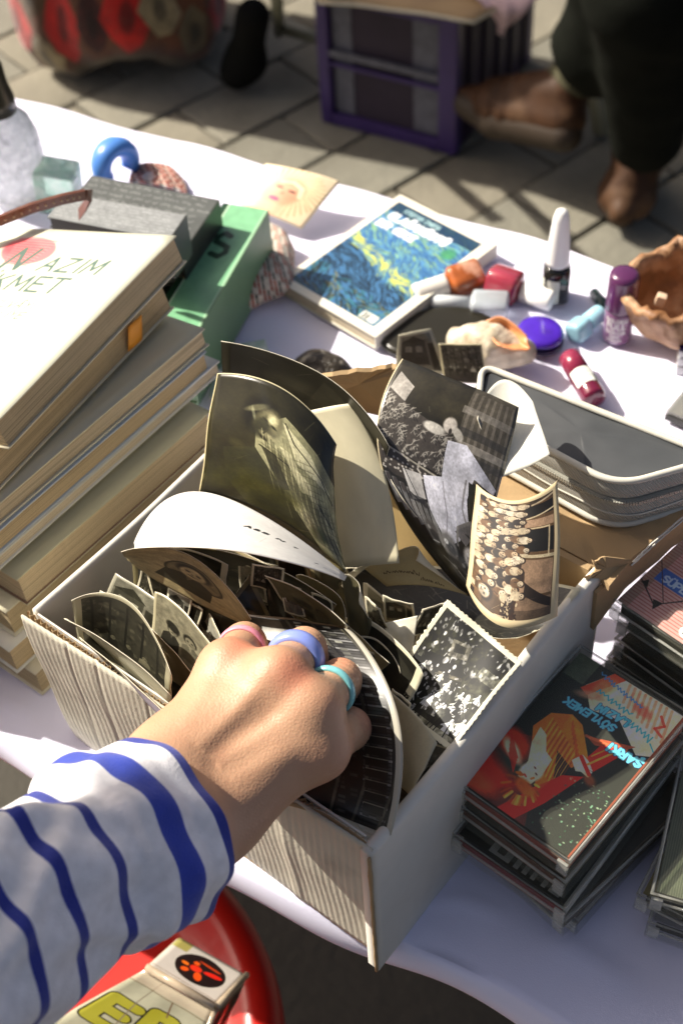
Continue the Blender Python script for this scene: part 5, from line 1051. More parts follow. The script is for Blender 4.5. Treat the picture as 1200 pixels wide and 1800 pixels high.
# ================================================================ cassettes
M_cl = mat('cassette_case_plastic', (.30, .30, .24), .08, .05, 40, spec=.18, alpha=.08); M_cl2 = mat('scratched_case_rim', (.62, .62, .56), .2, .15, 90, .0002, 400, coat=.4, alpha=.42)
M_sh0 = mat('cassette_shell_black', (.02, .018, .012), .35, .1); M_smoke = mat('smoky_case_plastic', (.045, .040, .028), .12, .1, 40, coat=.5, alpha=.8)
def cassette(label, corner, yaw, z_top, cover, spine, shell=M_sh0, rim=None, T=.0165, front=None, group='cassettes in clear cases'):
    """corner: near left corner of the top face; x to the right (.070), y along (.109)"""
    o = Vector((corner[0], corner[1], z_top)); M = frame(o, yaw); e = empty('cassette', (o.x, o.y, z_top-T), label, 'cassette', group); rim = rim or M_cl2
    boxo('cover_card', M, .0028, .0665, .0035, .1055, -.0024, -.0018, cover, e, 0)
    o_ = e.children[0]; me = o_.data; uv = me.uv_layers.new(name='UVMap'); Mi = M.inverted()
    for l in me.loops:
        q = Mi @ me.vertices[l.vertex_index].co; uv.data[l.index].uv = ((q.x-.0028)/.0637, (q.y-.0035)/.102)
    boxo('spine_card', M, .0662, .0672, .0035, .1055, -T+.002, -.0016, spine, e, 0)
    if front: boxo('end_card', M, .004, .066, .0022, .0030, -T+.003, -.006, front, e, 0)
    boxo('tape_shell', M, .0045, .0645, .005, .104, -T+.002, -.004, shell, e, .001)
    boxo('lid', M, 0, .070, 0, .109, -.0016, 0, M_cl, e, .0005)
    boxo('tray', M, 0, .070, 0, .109, -T, -T+.0015, M_cl, e, .0005)
    for nm, a in (('case_side', (.0686, .070, .0012, .1078)), ('case_side', (0, .0014, .0012, .1078))): boxo(nm, M, a[0], a[1], a[2], a[3], -T+.0018, -.0019, M_cl, e, .0003)
    boxo('case_end', M, .0, .070, 0, .0011, -T+.0018, -.0019, M_cl, e, .0003); boxo('case_end', M, .0, .070, .1079, .109, -T+.0018, -.0019, M_cl, e, .0003)
    # thick worn plastic rim round the lid and the hinge ears
    tube('lid_rim', [M @ Vector(q) for q in ((.001, .001, .0), (.069, .001, 0), (.069, .108, 0), (.001, .108, 0))], .0011, rim, e, 6, True)
    tube('hinge_rim', [M @ Vector(q) for q in ((.001, .0006, -.0075), (.069, .0006, -.0075))], .0008, rim, e, 6)
    for x in (.004, .066): boxo('hinge_ear', M, x-.003, x+.003, -.0006, .001, -T+.003, -.003, rim, e, .0004)
    return e
def turn(cv):
    cv.a = cv.a[::-1, ::-1].copy(); return cv
# the figure in orange with blue lettering, painted the right way up, then turned round
c = Cv(640, 1000, (.10, .13, .10)); r = random.Random(5)
OR = (.82, .40, .13); DO = (.5, .2, .07); SK = (.90, .76, .60); RE = (.78, .13, .08); YE = (.93, .66, .30)
# upper picture in the photograph's direction: (0,0)=far left of the case, (1,1)=near right
c.rect(0,0,1,1,(.055,.075,.055)); c.poly([(0,.62),(.25,.55),(.6,1),(0,1)], (.30,.10,.07)); c.ell(.12,.85,.22,.12,(.75,.16,.10),0,.8); c.ell(.05,.95,.2,.08,(.85,.3,.18),0,.8); c.ell(.25,.72,.2,.15,(.15,.2,.17),0,.8); c.ell(.1,.66,.16,.10,(.80,.20,.10),.5,.6); c.ell(.13,.70,.13,.05,(.93,.68,.55),.5,.5)
for k in range(6): c.line([(.02+.02*k,.62+.02*k),(.2+.01*k,.72+.015*k)], .006, (.75,.15,.1), .7)
c.rect(0,0,.2,.16,(.30,.33,.26),.7); c.poly([(.34,.0),(1,.0),(1,.30),(.9,.34),(.62,.22),(.38,.26),(.22,.15)], (.93,.80,.64)); c.poly([(.34,0),(.45,.0),(.28,.2),(.2,.18)], (.82,.26,.15)); c.ell(.35,.1,.07,.11,(.90,.45,.30),.3,.7,.8); c.ell(.3,.19,.12,.04,(.6,.45,.35),-.4,.7,.8)
for k in range(9): c.line([(.5+.05*k,.01),(.55+.055*k,.12+.01*k)], .012, (.88,.32,.24), .5)
c.ell(.72,.10,.10,.05,(.80,.2,.16),.2,.8,.6); c.line([(.86,.07),(.93,.11),(.88,.15),(.96,.17)], .012, (.82,.2,.15), .8)
c.poly([(.50,.40),(.86,.30),(.80,.36),(.60,.42)], (.55,.25,.14)); c.line([(.5,.40),(.66,.38),(.82,.345)], .014, (.75,.38,.24), .7)
# body of the figure
c.poly([(.16,.40),(.30,.34),(.42,.36),(.62,.50),(.58,.60),(.40,.56),(.56,.74),(.46,.80),(.36,.70),(.22,.62),(.12,.52)], OR)
c.poly([(.30,.345),(.42,.36),(.66,.52),(.60,.575),(.44,.50),(.30,.42)], (.90,.45,.14))
for k in range(18): x = .2+.02*k; c.line([(x,.42+.006*k),(x+.03,.55+.007*k),(x+.07,.66+.006*k)], .004, DO if k % 2 else YE, .7)
for k in range(8): c.line([(.34+.03*k,.37+.02*k),(.38+.03*k,.42+.02*k)], .006, DO, .6)
c.poly([(.58,.50),(.68,.52),(.70,.57),(.62,.60),(.54,.56)], (.93,.80,.66)); 
for k in range(5): c.line([(.62,.545+.008*k),(.72,.53+.014*k)], .009, (.95,.84,.70))
c.poly([(.64,.40),(.80,.34),(.83,.36),(.73,.55),(.62,.50)], RE); c.line([(.78,.36),(.66,.53)], .009, (.95,.55,.25)); c.line([(.72,.37),(.64,.48)], .006, (.95,.5,.2)); c.line([(.58,.515),(.72,.575)], .016, RE)
c.poly([(.46,.80),(.56,.66),(.70,.60),(.60,.84),(.50,1),(.34,1)], (.80,.12,.07)); c.poly([(.42,.84),(.52,.72),(.5,.82),(.44,.9)], (.92,.3,.15), .7)
c.poly([(.17,.50),(.25,.52),(.34,.60),(.42,.62),(.44,.72),(.42,.80),(.30,.80),(.28,.70),(.20,.60)], SK); c.ell(.36,.74,.085,.10,(.92,.80,.68),.4,.3)
for k in range(26): a = r.uniform(0, 6.28); c.line([(.38+.10*math.cos(a),.83+.06*math.sin(a)),(.38+.15*math.cos(a),.85+.09*math.sin(a))], .010, r.choice([OR, YE, (.6,.25,.1)]), .8)
c.ell(.40,.83,.10,.05,OR,.3,.5,.9); c.ell(.36,.71,.014,.006,(.3,.15,.1),.4,.6); c.ell(.40,.735,.014,.006,(.3,.15,.1),.4,.6); c.ell(.34,.775,.02,.008,(.75,.3,.22),.4,.6)
for k in range(90): x, y = r.uniform(.62,1), r.uniform(.60,.98); c.ell(x, y, r.uniform(.004,.012), r.uniform(.004,.010), r.choice([(.5,.68,.55),(.2,.42,.3),(.65,.74,.6),(.35,.5,.42)]), 0, .7, .6)
c.ell(.75,.6,.06,.04,(.7,.34,.18),.4,.8,.6); c.mott(.22, 10, 6); c.mott(.10, 60, 8, 2)
BLU = (.36,.66,.88); BD = (.08,.16,.3); ca_ = math.pi-.10
c.text('ŞARKI', .985, .345, .072, BLU, .17, math.pi-.06, .15, 1.0, .3, 1, .05, BD); c.text('SÖYLEMEK', .640, .258, .064, BLU, .15, math.pi-.04, .15, 1.0, .28, 1, .05, BD); c.text('LAZIM', .690, .190, .064, BLU, .16, math.pi-.05, .15, 1.05, .3, 1, .05, BD)
TE = (.20,.56,.60)
def script(c, x, y, n, h, col, th, dx, dy, seed):
    r = random.Random(seed); P = []
    for k in range(n*3): t = k/(n*3); P.append((x+dx*t+r.uniform(-.008,.008), y+dy*t+h*(r.uniform(.4,1) if k % 2 else 0)))
    c.line(P, th, col, .95)
script(c, .92, .20, 5, .05, TE, .006, -.30, -.02, 1); script(c, .66, .145, 6, .035, TE, .006, -.36, -.02, 2); script(c, .70, .08, 9, .025, (.2,.45,.62), .005, -.46, -.05, 3); c.line([(.93,.24),(.99,.27)], .006, TE)
g_ = c.a.mean(2, keepdims=True); c.a = np.clip((g_+(c.a-g_)*1.15)*1.36, 0, .97); sg = pmat('song_cover', c, .3)
def spm(name, col): return mat(name, col, .45, .1, 30)
M_rs = spm('spine_card_rust', (.36, .08, .035)); 
c_ = (at(800, 1378, .085)); yw = math.atan2(*( (at(1002, 1522, .085)-at(800, 1378, .085)).yx))
OX = Vector((-.0015, .0005, 0))
cassette('topmost cassette with an orange-robed figure and blue lettering on its cover', c_+OX, yw, .085, sg, M_rs, front=spm('end_card_red', (.30, .05, .03)))
c = Cv(200, 300, (.25,.22,.17)); c.mott(.4,4,3); Mx_ = pmat('plain_dark_card', c, .4)
cassette('clear cased cassette directly beneath the orange-figure one', c_+OX+Vector((.0005, -.0015, 0)), yw-.01, .068, Mx_, spm('spine_card_olive', (.16, .14, .08)), front=spm('end_card_brown', (.14, .05, .03)))
c = Cv(640, 1000, (.10,.10,.075)); c.mott(.2,6,3); 
for x0, g_ in ((.24, 'C'), (.42, 'I'), (.50, 'I'), (.60, 'N')): pass
GR = (.62,.62,.58)
for R_ in ((.27,.925,.33,.985),(.33,.965,.46,.985),(.40,.925,.46,.985),(.50,.925,.545,.985),(.58,.925,.625,.985),(.66,.925,.70,.985),(.66,.925,.80,.945),(.76,.925,.80,.985),(.83,.925,.93,.985)): c.rect(*R_, GR)
cassette('smoky cassette turned askew, third in its pile, with grey block letters and a red end', at(783, 1460, .051)+Vector((.003, 0, 0)), yw+.035, .051, pmat('smoky_cover', c, .35), spm('spine_card_grey', (.30, .29, .24)), front=spm('end_card_crimson', (.22, .008, .015)))
cassette('clear cased cassette lying at the very bottom of the pile by the box wall', at(826, 1470, .017)+Vector((.002, 0, 0)), yw-.05, .0168, Mx_, spm('spine_card_dusk', (.14, .10, .07)))
cassette('dark cassette second from the bottom of the pile by the box wall', at(812, 1456, .034)+Vector((.002, 0, 0)), yw-.13, .034, Mx_, spm('spine_card_dark', (.10, .08, .05)))
# pile at the upper right
c = Cv(640, 1000, (.80,.62,.58)); 
for k in range(48): c.line([(0,k/48),(1,k/48)], .0035, (.62,.22,.20), .85)
c.rect(0,.0,.10,1,(.45,.42,.32),.4); c.poly([(.08,.66),(.52,.66),(.52,.76),(.08,.76)], (.22,.40,.70)); c.text('SÜPER', .14, .74, .07, (.72,.8,.9), .13, 0, 0, 1, .25); c.text('5', .44, .752, .075, (.90,.45,.65), .2)
c.ell(.62,.93,.065,.065,(.92,.88,.84),0,.1); c.text('18', .585, .948, .06, (.12,.1,.1), .12); c.rect(.70,.89,1,.97,(.85,.72,.68))
for k in range(4): scribble(c, .71, .91+.017*k, 6, .012, (.5,.3,.3), .002, 0, k)
c.line([(.0,.8),(.25,.9),(.5,.7),(.9,.62)], .006, (.2,.15,.15)); c.line([(.25,.9),(.75,.52)], .004, (.25,.2,.2)); c.line([(.0,.62),(.3,.86)], .004, (.25,.2,.2)); c.poly([(.21,.87),(.30,.86),(.27,.93)], (.1,.09,.09)); c.poly([(.02,.82),(.10,.83),(.06,.78)], (.1,.09,.09)); c.line([(.62,.82),(1,.88)], .010, (.12,.14,.1))
c.ell(.85,.68,.14,.10,(.90,.62,.66),.3,.2); c.ell(.8,.66,.045,.05,(.32,.18,.34),0,.3); c.line([(.72,.74),(.8,.77),(.9,.74)], .012, (.7,.3,.4)); c.text('C', .60, .50, .16, (.14,.14,.13), .22, 0, .2, 1.2); c.text('A', .84, .48, .16, (.14,.14,.13), .22, 0, .2, 1.2); c.mott(.06,20,3)
c.a = np.clip(c.a*1.12, 0, .97); top = pmat('striped_pink_cover', c, .3)
zA = .100; A_ = at(1071, 1052, zA); d1 = at(1200, 932, zA)-A_; ywA = math.atan2(d1.y, d1.x)-math.pi/2
M_org = spm('spine_card_amber', (.20, .11, .04))
cassette('pink striped cassette marked 18 on top of the pile at the right edge', A_, ywA, zA, top, spm('spine_card_pink', (.45, .2, .18)), T=.0170, group='cassettes piled by the flap')
for k, (dx_, dy_, dyaw, lb) in enumerate(((.005, .001, .02, 'brown-cased cassette second from the top of the right pile'), (.007, -.002, -.02, 'dark cassette in the middle of the right pile'), (.004, -.004, .03, 'dark cassette fourth from the top of the right pile'), (.0, -.008, .0, 'wide dark cassette near the bottom of the right pile'))):
    M_t = Mx_; cassette(lb, (A_.x+.35*dx_*2-.012*0, A_.y+dy_+.004, 0), ywA+dyaw, zA-.0172*(k+1), Mx_, M_org if k < 2 else spm('spine_card_dull', (.08, .06, .04)), T=.0168, group='cassettes piled by the flap')
cassette('black cassette lying lowest beside the box, a red mark at its end', at(1052, 1170, .0142)+Vector((0, .0, 0)), ywA-.25, .0145, pmat('black_cover_red_mark', (lambda q: (q.mott(.3, 5, 3), q.ell(.88, .2, .07, .05, (.6,.1,.07), 0, .5), q.text('OLMAZ', .3, .35, .05, (.35,.3,.2), .1), q)[-1])(Cv(300, 460, (.07, .065, .05))), .3), spm('spine_card_black', (.03, .03, .025)), T=.0142, group='cassettes piled by the flap')
# pile cut by the right edge
c = Cv(640, 1000, (.86,.58,.60)); c.rect(0,0,.50,1,(.30,.33,.25)); 
for k in range(26): c.line([(.01+k*.019,0),(.01+k*.019,1)], .0022, (.42,.45,.36))
c.rect(.5,0,.56,1,(.86,.80,.76)); c.rect(.62,.82,1,.92,(.72,.04,.06)); c.rect(.70,.2,.9,.45,(.8,.2,.25)); c.mott(.1,8,2)
B_ = at(1141, 1572, .050); d1 = at(1200, 1300, .050)-B_; ywB = math.atan2(d1.y, d1.x)-math.pi/2
cassette('cassette with a ribbed grey-green strip and pink cover, cut by the right edge', B_, ywB, .050, pmat('ribbed_pink_cover', c, .3), spm('spine_card_rose', (.45, .2, .2)), T=.0165, group='cassettes at the lower right edge')
cassette('olive cased cassette showing its corner under the ribbed one', at(1116, 1572, .033), ywB-.22, .033, spm('cover_card_olive', (.20, .17, .06)), M_org, T=.0160, group='cassettes at the lower right edge')
cassette('clear cassette at the bottom of the lower right pile', at(1136, 1622, .0165), ywB-.06, .0165, spm('cover_card_lilac', (.42, .42, .50)), M_org, T=.0160, group='cassettes at the lower right edge')
# ================================================================ behind the table
c = Cv(700, 700, (.36,.20,.10)); r = random.Random(3)
c.rect(0,0,1,.42,(.32,.05,.03)); c.rect(.72,.0,1,.5,(.26,.17,.09)); c.poly([(.78,.05),(.95,.2),(.86,.5),(.74,.3)], (.45,.06,.035))
for x, y, a_, b_, cl in ((.12,.72,.09,.14,(.66,.07,.04)),(.38,.72,.07,.2,(.68,.08,.045)),(.52,.74,.06,.16,(.22,.06,.04)),(.66,.72,.09,.2,(.70,.09,.05)),(.80,.70,.08,.13,(.56,.50,.38)),(.95,.8,.07,.12,(.40,.35,.25)),(.25,.86,.07,.12,(.56,.5,.38)),(.25,.60,.07,.08,(.30,.20,.08))): c.poly([(x-a_*1.2,y),(x-a_*.6,y-b_*.7),(x,y-b_),(x+a_*.7,y-b_*.6),(x+a_*1.2,y+b_*.1),(x+a_*.5,y+b_*.8),(x-a_*.2,y+b_),(x-a_*.8,y+b_*.5)], cl); c.ell(x, y, a_*.35, b_*.4, tuple(v*.6 for v in cl), .1, .4)
c.rect(0,.94,1,1,(.36,.30,.2))
for k in range(160): x, y = r.random(), r.random(); c.line([(x,y),(x+.02,y+r.uniform(-.02,.02))], .003, r.choice([(.4,.3,.18),(.12,.04,.03),(.5,.10,.06),(.34,.3,.22)]), .5)
c.mott(.3, 12, 4); M_kil = pmat('kilim_wool', c, .95, .002, 120, sheen=.3)
kc = Vector((-1.705, 1.425, GZ)); n, m_ = 96, 26; V = []; F = []; uv = []
for j in range(m_+1):
    t = j/m_; z = .02+1.0*t
    for k in range(n+1):
        a = 2*math.pi*k/n; rr_ = .21*(1-.30*max(0, 1-t*9)**2)+.006*math.sin(a*7+1)*(1-.5*t)+.003*math.sin(a*16+t*5)-.02*t; zz = z-.035*math.sin(a*3+.8)*(1-t)**3
        V.append(kc+Vector((rr_*1.04*math.cos(a), rr_*math.sin(a), max(.004, zz)))); uv.append(((k/n*3) % 1.0 if k % 32 else (0. if k < 1 else 1.), min(1, t*2.2)))
for j in range(m_):
    for k in range(n): F.append((j*(n+1)+k, j*(n+1)+k+1, (j+1)*(n+1)+k+1, (j+1)*(n+1)+k))
F.append(tuple(m_*(n+1)+k for k in range(n)))
tag(mk('kilim_sack', V, F, M_kil, uv=uv), 'bulging sack of red patterned kilim cloth standing on the pavement', 'sack')
B = Body(.03); q1 = at(432, 105, -.66); q2 = at(445, 30, -.56); B.cap(q1, q2, .034, .030).cap(q1, at(415, 128, -.68), .034, .03)
tag(B.build('black_bag', mat('black_cloth', (.008, .008, .007), .9, spec=.1), .006, disp=lambda P: .004*vnoise(P, 30, 2)), 'black bag slumped against the right side of the kilim sack', 'bag')
M_st = mat('grey_green_steel', (.16, .16, .11), .4, .1)
fs = empty('folding_stool', at(520, 60, GZ), 'thin metal legs of a stool between the sack and the crate', 'stool')
tube('leg', [at(484, -40, -.36), at(490, 58, GZ+.03)], .011, M_st, fs); tube('leg', [at(560, -60, -.30), at(585, 30, GZ+.02)], .011, M_st, fs); tube('stretcher', [at(488, 48, -.64), at(600, 78, -.64)], .011, M_st, fs)
# purple crate
co = at(800, 275, GZ+.002); dx_ = (at(568, 215, GZ)-at(800, 275, GZ)).normalized(); ya = math.atan2(-dx_.y, -dx_.x)
M = frame(co, ya); cr = empty('plastic_crate', co, 'purple plastic crate standing beneath a cardboard sheet', 'crate')
M_pp = mat('purple_plastic', (.045, .024, .115), .4, .15, 20); M_in = mat('crate_dark', (.03, .02, .035), .7); M_gs = mat('grey_strip', (.11, .11, .135), .6, .3, 60)
CW, CD_, CH = .262, .34, .272
boxo('crate_inside_shade', M, -CW+.012, -.012, .014, CD_-.012, .012, CH-.03, M_in, cr, .002)  # solid near-black block standing in for the shade inside the crate
for (x0, x1, y0, y1) in ((-CW, -CW+.022, 0, .022), (-.034, 0, 0, .022), (-CW, -CW+.022, CD_-.022, CD_), (-.022, 0, CD_-.022, CD_)): boxo('corner_post', M, x0, x1, y0, y1, 0, CH, M_pp, cr, .004)
for z0, z1 in ((0, .022), (CH-.035, CH)): boxo('front_rail', M, -CW+.0222, -.0342, .001, .012, z0, z1, M_pp, cr, .002)
boxo('front_rail', M, -CW+.0222, -.0342, .001, .010, .135, .146, M_gs, cr, .002); boxo('front_rail', M, -CW+.0222, -.0342, .003, .010, .115, .122, M_pp, cr, .002)
for x0, x1 in ((-CW+.026, -CW+.062), (-.085, -.038)): boxo('grey_panel', M, x0, x1, .0122, .0138, .024, CH-.036, M_gs, cr, .001)
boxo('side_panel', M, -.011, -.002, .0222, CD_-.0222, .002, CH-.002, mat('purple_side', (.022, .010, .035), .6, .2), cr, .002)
for k in range(5): boxo('side_rib', M, -.002, .003, .05+.06*k, .058+.06*k, .01, CH-.01, M_in, cr, .001)
sheet('card_sheet', [[at(480, -110, -.44), at(1010, -60, -.44)], [at(560, 2, -.442), at(832, 36, -.438)]], M_kraft, M_kraft, M_edge, 'cardboard sheet laid on top of the purple crate', 'cardboard sheet', th=.006, nx=10, ny=10, wav=.002)
M_pk = mat('pink_cloth', (.62, .44, .46), .85, .35, 30, .001, 80, sheen=.2)
sheet('pink_cloth', [[at(760, -60, -.42), at(1010, -70, -.42)], [at(842, 2, -.430), at(935, 8, -.434)], [at(878, 62, -.50), at(884, 60, -.505)]], M_pk, M_pk, M_pk, 'pinkish patterned cloth hanging off the corner of the cardboard sheet', 'cloth', th=.004, wav=.004)
# seated person across the way
M_tr = mat('dark_trousers', (.007, .008, .006), .9, .2, 20, .001, 300, spec=.08); M_shoe = mat('brown_shoe_leather', (.05, .022, .010), .6, .3, 25, .0005, 120, dirt=(.16, .09, .05), dscale=12, dlo=.5, dhi=.75, spec=.25); M_sole = mat('shoe_sole', (.035, .022, .013), .6); M_sock = mat('olive_sock', (.07, .065, .035), .9, .1, 50, .0008, 400)
pe = empty('person', at(1150, 250, GZ), 'seated person in dark trousers and brown slip-on shoes with one foot raised', 'person', 'people at the stall')
V3 = lambda *q: Vector(at(*q))
a1, a2, kn1 = V3(1050, 118, -.47), V3(1045, 80, -.42), V3(1120, -60, -.28); a3, kn2 = V3(1135, 236, -.55), V3(1150, -30, -.24)
hip = Vector((-.70, 2.02, -.22)); hip2 = Vector((-.50, 2.0, -.22)); ch = Vector((-.6, 2.08, .25))
B = Body(.03); B.cap(a1, a2, .046, .055).cap(a2, kn1, .058, .085).cap(kn1, hip, .09, .11).cap(a3, kn2, .058, .085).cap(kn2, hip2, .09, .11).cap(hip, hip2, .12).cap((hip+hip2)/2, ch, .14, .17)
B.cap(ch, ch+Vector((0, 0, .22)), .06, .05).cap(ch+Vector((0, -.02, .28)), ch+Vector((0, 0, .36)), .085, .09)
B.build('body', M_tr, .011, pe, disp=lambda P: .004*vnoise(P, 45, 6)+.002*vnoise(P, 110, 2))
def shoe(toe, heel, ank, k=1., m=M_shoe):
    toe, heel, ank = Vector(toe), Vector(heel), Vector(ank); ball = toe.lerp(heel, .32); B = Body(.02); up = (ank-heel).normalized()
    s = (heel-toe).cross(Vector((0, 0, 1))).normalized()
    B.cap(toe, ball, .019*k, .033*k).cap(ball+s*.012, heel, .031*k, .034*k).cap(ball-s*.012, heel, .031*k, .034*k).cap(ball+up*.016, ank.lerp(heel, .35), .026*k, .040*k); B.k = .012
    o = B.build('shoe', m, .0045, pe, disp=lambda P: .0016*np.sin(((P-np.array(ball))@np.array((heel-toe).normalized()))*230)*np.exp(-(((P-np.array(ball))@np.array((heel-toe).normalized())-.02)/.035)**2))
    dn = Vector((0, 0, -1)); Bs = Body(.01); Bs.cap(toe-up*.012, ball-up*.022, .024, .034).cap(ball-up*.022, heel-up*.024, .034, .031); 
    so = Bs.build('sole', M_sole, .0045, o); return o
shoe(V3(822, 170, -.600), V3(990, 206, -.565), V3(990, 140, -.52)); shoe(V3(1092, 372, GZ+.045), V3(1118, 290, GZ+.05), V3(1125, 262, GZ+.13), 1.12)
tube('sock', [V3(975, 165, -.555), V3(1010, 135, -.51), V3(1050, 105, -.46)], .038, M_sock, pe, 20); tube('sock', [V3(1124, 275, GZ+.10), V3(1132, 235, -.56)], .040, M_sock, pe, 20)
M_pl = mat('pale_chair_leg', (.30, .29, .20), .5, .1)
che = empty('chair', Vector((-.6, 2.05, GZ)), 'chair with pale legs under the seated person', 'chair')
tube('leg', [V3(1040, 120, -.60), V3(1058, 232, GZ+.01)], .017, M_pl, che, 8); tube('leg', [Vector((-.40, 1.82, -.30)), Vector((-.38, 1.80, GZ))], .017, M_pl, che, 8); tube('leg', [Vector((-.82, 2.2, -.3)), Vector((-.84, 2.22, GZ))], .017, M_pl, che); tube('leg', [Vector((-.38, 2.2, -.3)), Vector((-.36, 2.22, GZ))], .017, M_pl, che)
boxo('seat', frame((-.6, 2.02, -.34)), -.24, .24, -.2, .22, -.02, .02, M_pl, che, .01)
# ================================================================ red stool and the taped box below the table edge
SZ = -.28; M_red = mat('red_plastic', (.60, .018, .012), .32, .06, 12, coat=.2)
sc_ = at(45, 1832, SZ); rs_ = (at(497, 1832, SZ)-sc_).length; ST = Matrix.Translation(sc_)
rst = empty('round_stool', (sc_.x, sc_.y, GZ), 'red plastic round stool under the near edge of the table', 'stool')
lathe('seat', [(rs_-.004, -.045), (rs_-.001, -.044), (rs_, -.030), (rs_-.002, -.010), (rs_-.010, -.001), (rs_-.020, 0), (rs_-.030, -.003), (rs_-.036, -.012), (rs_-.06, -.016), (.002, -.017)], ST, M_red, rst, 96)
for k in range(4): a = .4+math.pi/2*k; tube('leg', [sc_+Vector((rs_*.8*math.cos(a), rs_*.8*math.sin(a), -.03)), Vector((sc_.x+rs_*.98*math.cos(a), sc_.y+rs_*.98*math.sin(a), GZ))], .02, M_red, rst, 10)
e1 = Vector((.982, .162, -.101)).normalized(); e3 = Vector((.028, -.647, -.762)); e3 = (e3-e1*e3.dot(e1)).normalized(); e2 = e1.cross(e3)
if e2.dot(Vector((-.189, .745, -.639))) < 0: e2 = -e2
A0 = at(258, 1702, -.15); Wb, Db, Lb = .0505, .046, .115
bb = empty('taped_box', A0+e3*Lb, 'small white taped carton with yellow letters ER and an orange flower on its end', 'carton')
c = Cv(500, 1100, (.62,.61,.52)); c.mott(.10,6,3); YL = (.58,.56,.14)
def blk(c, ch, x, y, h, col, out):
    for g_ in GL[ch]:
        P = [(x+u*h, y-(v)*h*c.w/c.h) for u, v in g_]; c.line(P, h*.19, out)
    for g_ in GL[ch]:
        P = [(x+u*h, y-(v)*h*c.w/c.h) for u, v in g_]; c.line(P, h*.15, col)
blk(c, 'R', .50, .42, .46, YL, (.12,.11,.04)); blk(c, 'E', .10, .44, .42, YL, (.12,.11,.04)); c.line([(.3,0),(.28,.2),(.33,.5)], .006, (.45,.40,.32)); c.line([(.55,.1),(.6,.2)], .008, (.4,.3,.22)); c.rect(0,0,1,.09,(.72,.64,.55),.6); c.ell(.6,.86,.12,.1,(.3,.45,.65),0,.4,.8); c.line([(0,.095),(1,.10)], .006, (.45,.38,.28))
M_b1 = pmat('carton_front', c, .25, coat=.5)
c = Cv(500, 500, (.80,.77,.74)); c.mott(.04,4,1); c.rect(0,0,.22,.24,(.66,.62,.34)); c.ell(.53,.46,.36,.36,(.86,.84,.8),0,.04); c.ell(.53,.46,.345,.345,(.10,.03,.015),0,.04)
for x, y, a, b, rt, cl in ((.47,.47,.085,.075,0,(.92,.18,.05)),(.70,.43,.13,.05,-.2,(.90,.13,.05)),(.56,.62,.055,.10,-.35,(.95,.32,.05)),(.36,.60,.05,.06,.6,(.95,.35,.05)),(.31,.47,.055,.035,0,(.95,.45,.08)),(.43,.35,.045,.045,0,(.92,.35,.06)),(.60,.28,.17,.022,.12,(.80,.25,.05))): c.ell(x, y, a, b, cl, rt, .12)
c.line([(0,.86),(1,.90)], .006, (.55,.45,.35)); M_b2 = pmat('carton_end', c, .3, coat=.5)
# faces: end (A, e1, e2), front (A, e1, e3)
def face_quad(nm, o, a, b, m, th, nrm, parent, nz=.0006, skew=0):
    nx = 14; V = []; F = []; uv = []; r = random.Random(len(nm))
    for s in (0, 1):
        for j in range(nx+1):
            for i in range(nx+1): V.append(o+a*(i/nx)+e1*(skew*(1-i/nx)*j/nx)+b*(j/nx)+nrm*((th if s == 0 else 0)+(nz*math.sin(i*.9+j*1.3)*math.sin(j*.7) if s == 0 else 0))); uv.append((i/nx, 1-j/nx))
    k = (nx+1)**2
    for j in range(nx):
        for i in range(nx): q = j*(nx+1)+i; F.append((q, q+1, q+nx+2, q+nx+1)); F.append((k+q, k+q+nx+1, k+q+nx+2, k+q+1))
    rim = [i for i in range(nx)]+[j*(nx+1)+nx for j in range(nx)]+[nx*(nx+1)+i for i in range(nx, 0, -1)]+[j*(nx+1) for j in range(nx, 0, -1)]
    for p, q in zip(rim, rim[1:]+rim[:1]): F.append((q, p, k+p, k+q))
    return mk(nm, V, F, m, parent, uv=uv)
nE, nF, nS = -e3, -e2, e1
face_quad('end_face', A0+e2*Db, e1*Wb, -e2*Db, M_b2, .0012, nE, bb, .0002); face_quad('front_face', A0, e1*Wb, e3*Lb, M_b1, .0012, nF, bb, skew=-.08)
c = Cv(200, 400, (.30,.22,.14)); c.mott(.4,5,4); c.rect(0,0,1,.08,(.6,.52,.4)); face_quad('side_face', A0+e1*Wb, e2*Db, e3*Lb, pmat('carton_side', c, .3, coat=.5), .0012, nS, bb)
face_quad('back_face', A0+e2*Db, e1*Wb, e3*Lb, M_back, .001, e2, bb); face_quad('left_face', A0, e2*Db, e3*Lb, M_back, .001, -e1, bb)
M_tape = mat('brown_tape', (.52, .42, .30), .15, .3, 60, .0004, 120, coat=.6, alpha=.75)
tube('tape_strip', [A0-e2*.0016-e3*.0016, A0+e1*Wb-e2*.0016-e3*.0016], .0028, M_tape, bb, 8); tube('tape_strip', [A0+e1*(Wb+.001)-e3*.0016, A0+e1*(Wb+.001)+e2*Db-e3*.0016], .0022, M_tape, bb, 8); tube('tape_strip', [A0+e1*(Wb+.001)-e2*.001, A0+e1*(Wb+.001)-e2*.001+e3*Lb], .002, M_tape, bb, 8)
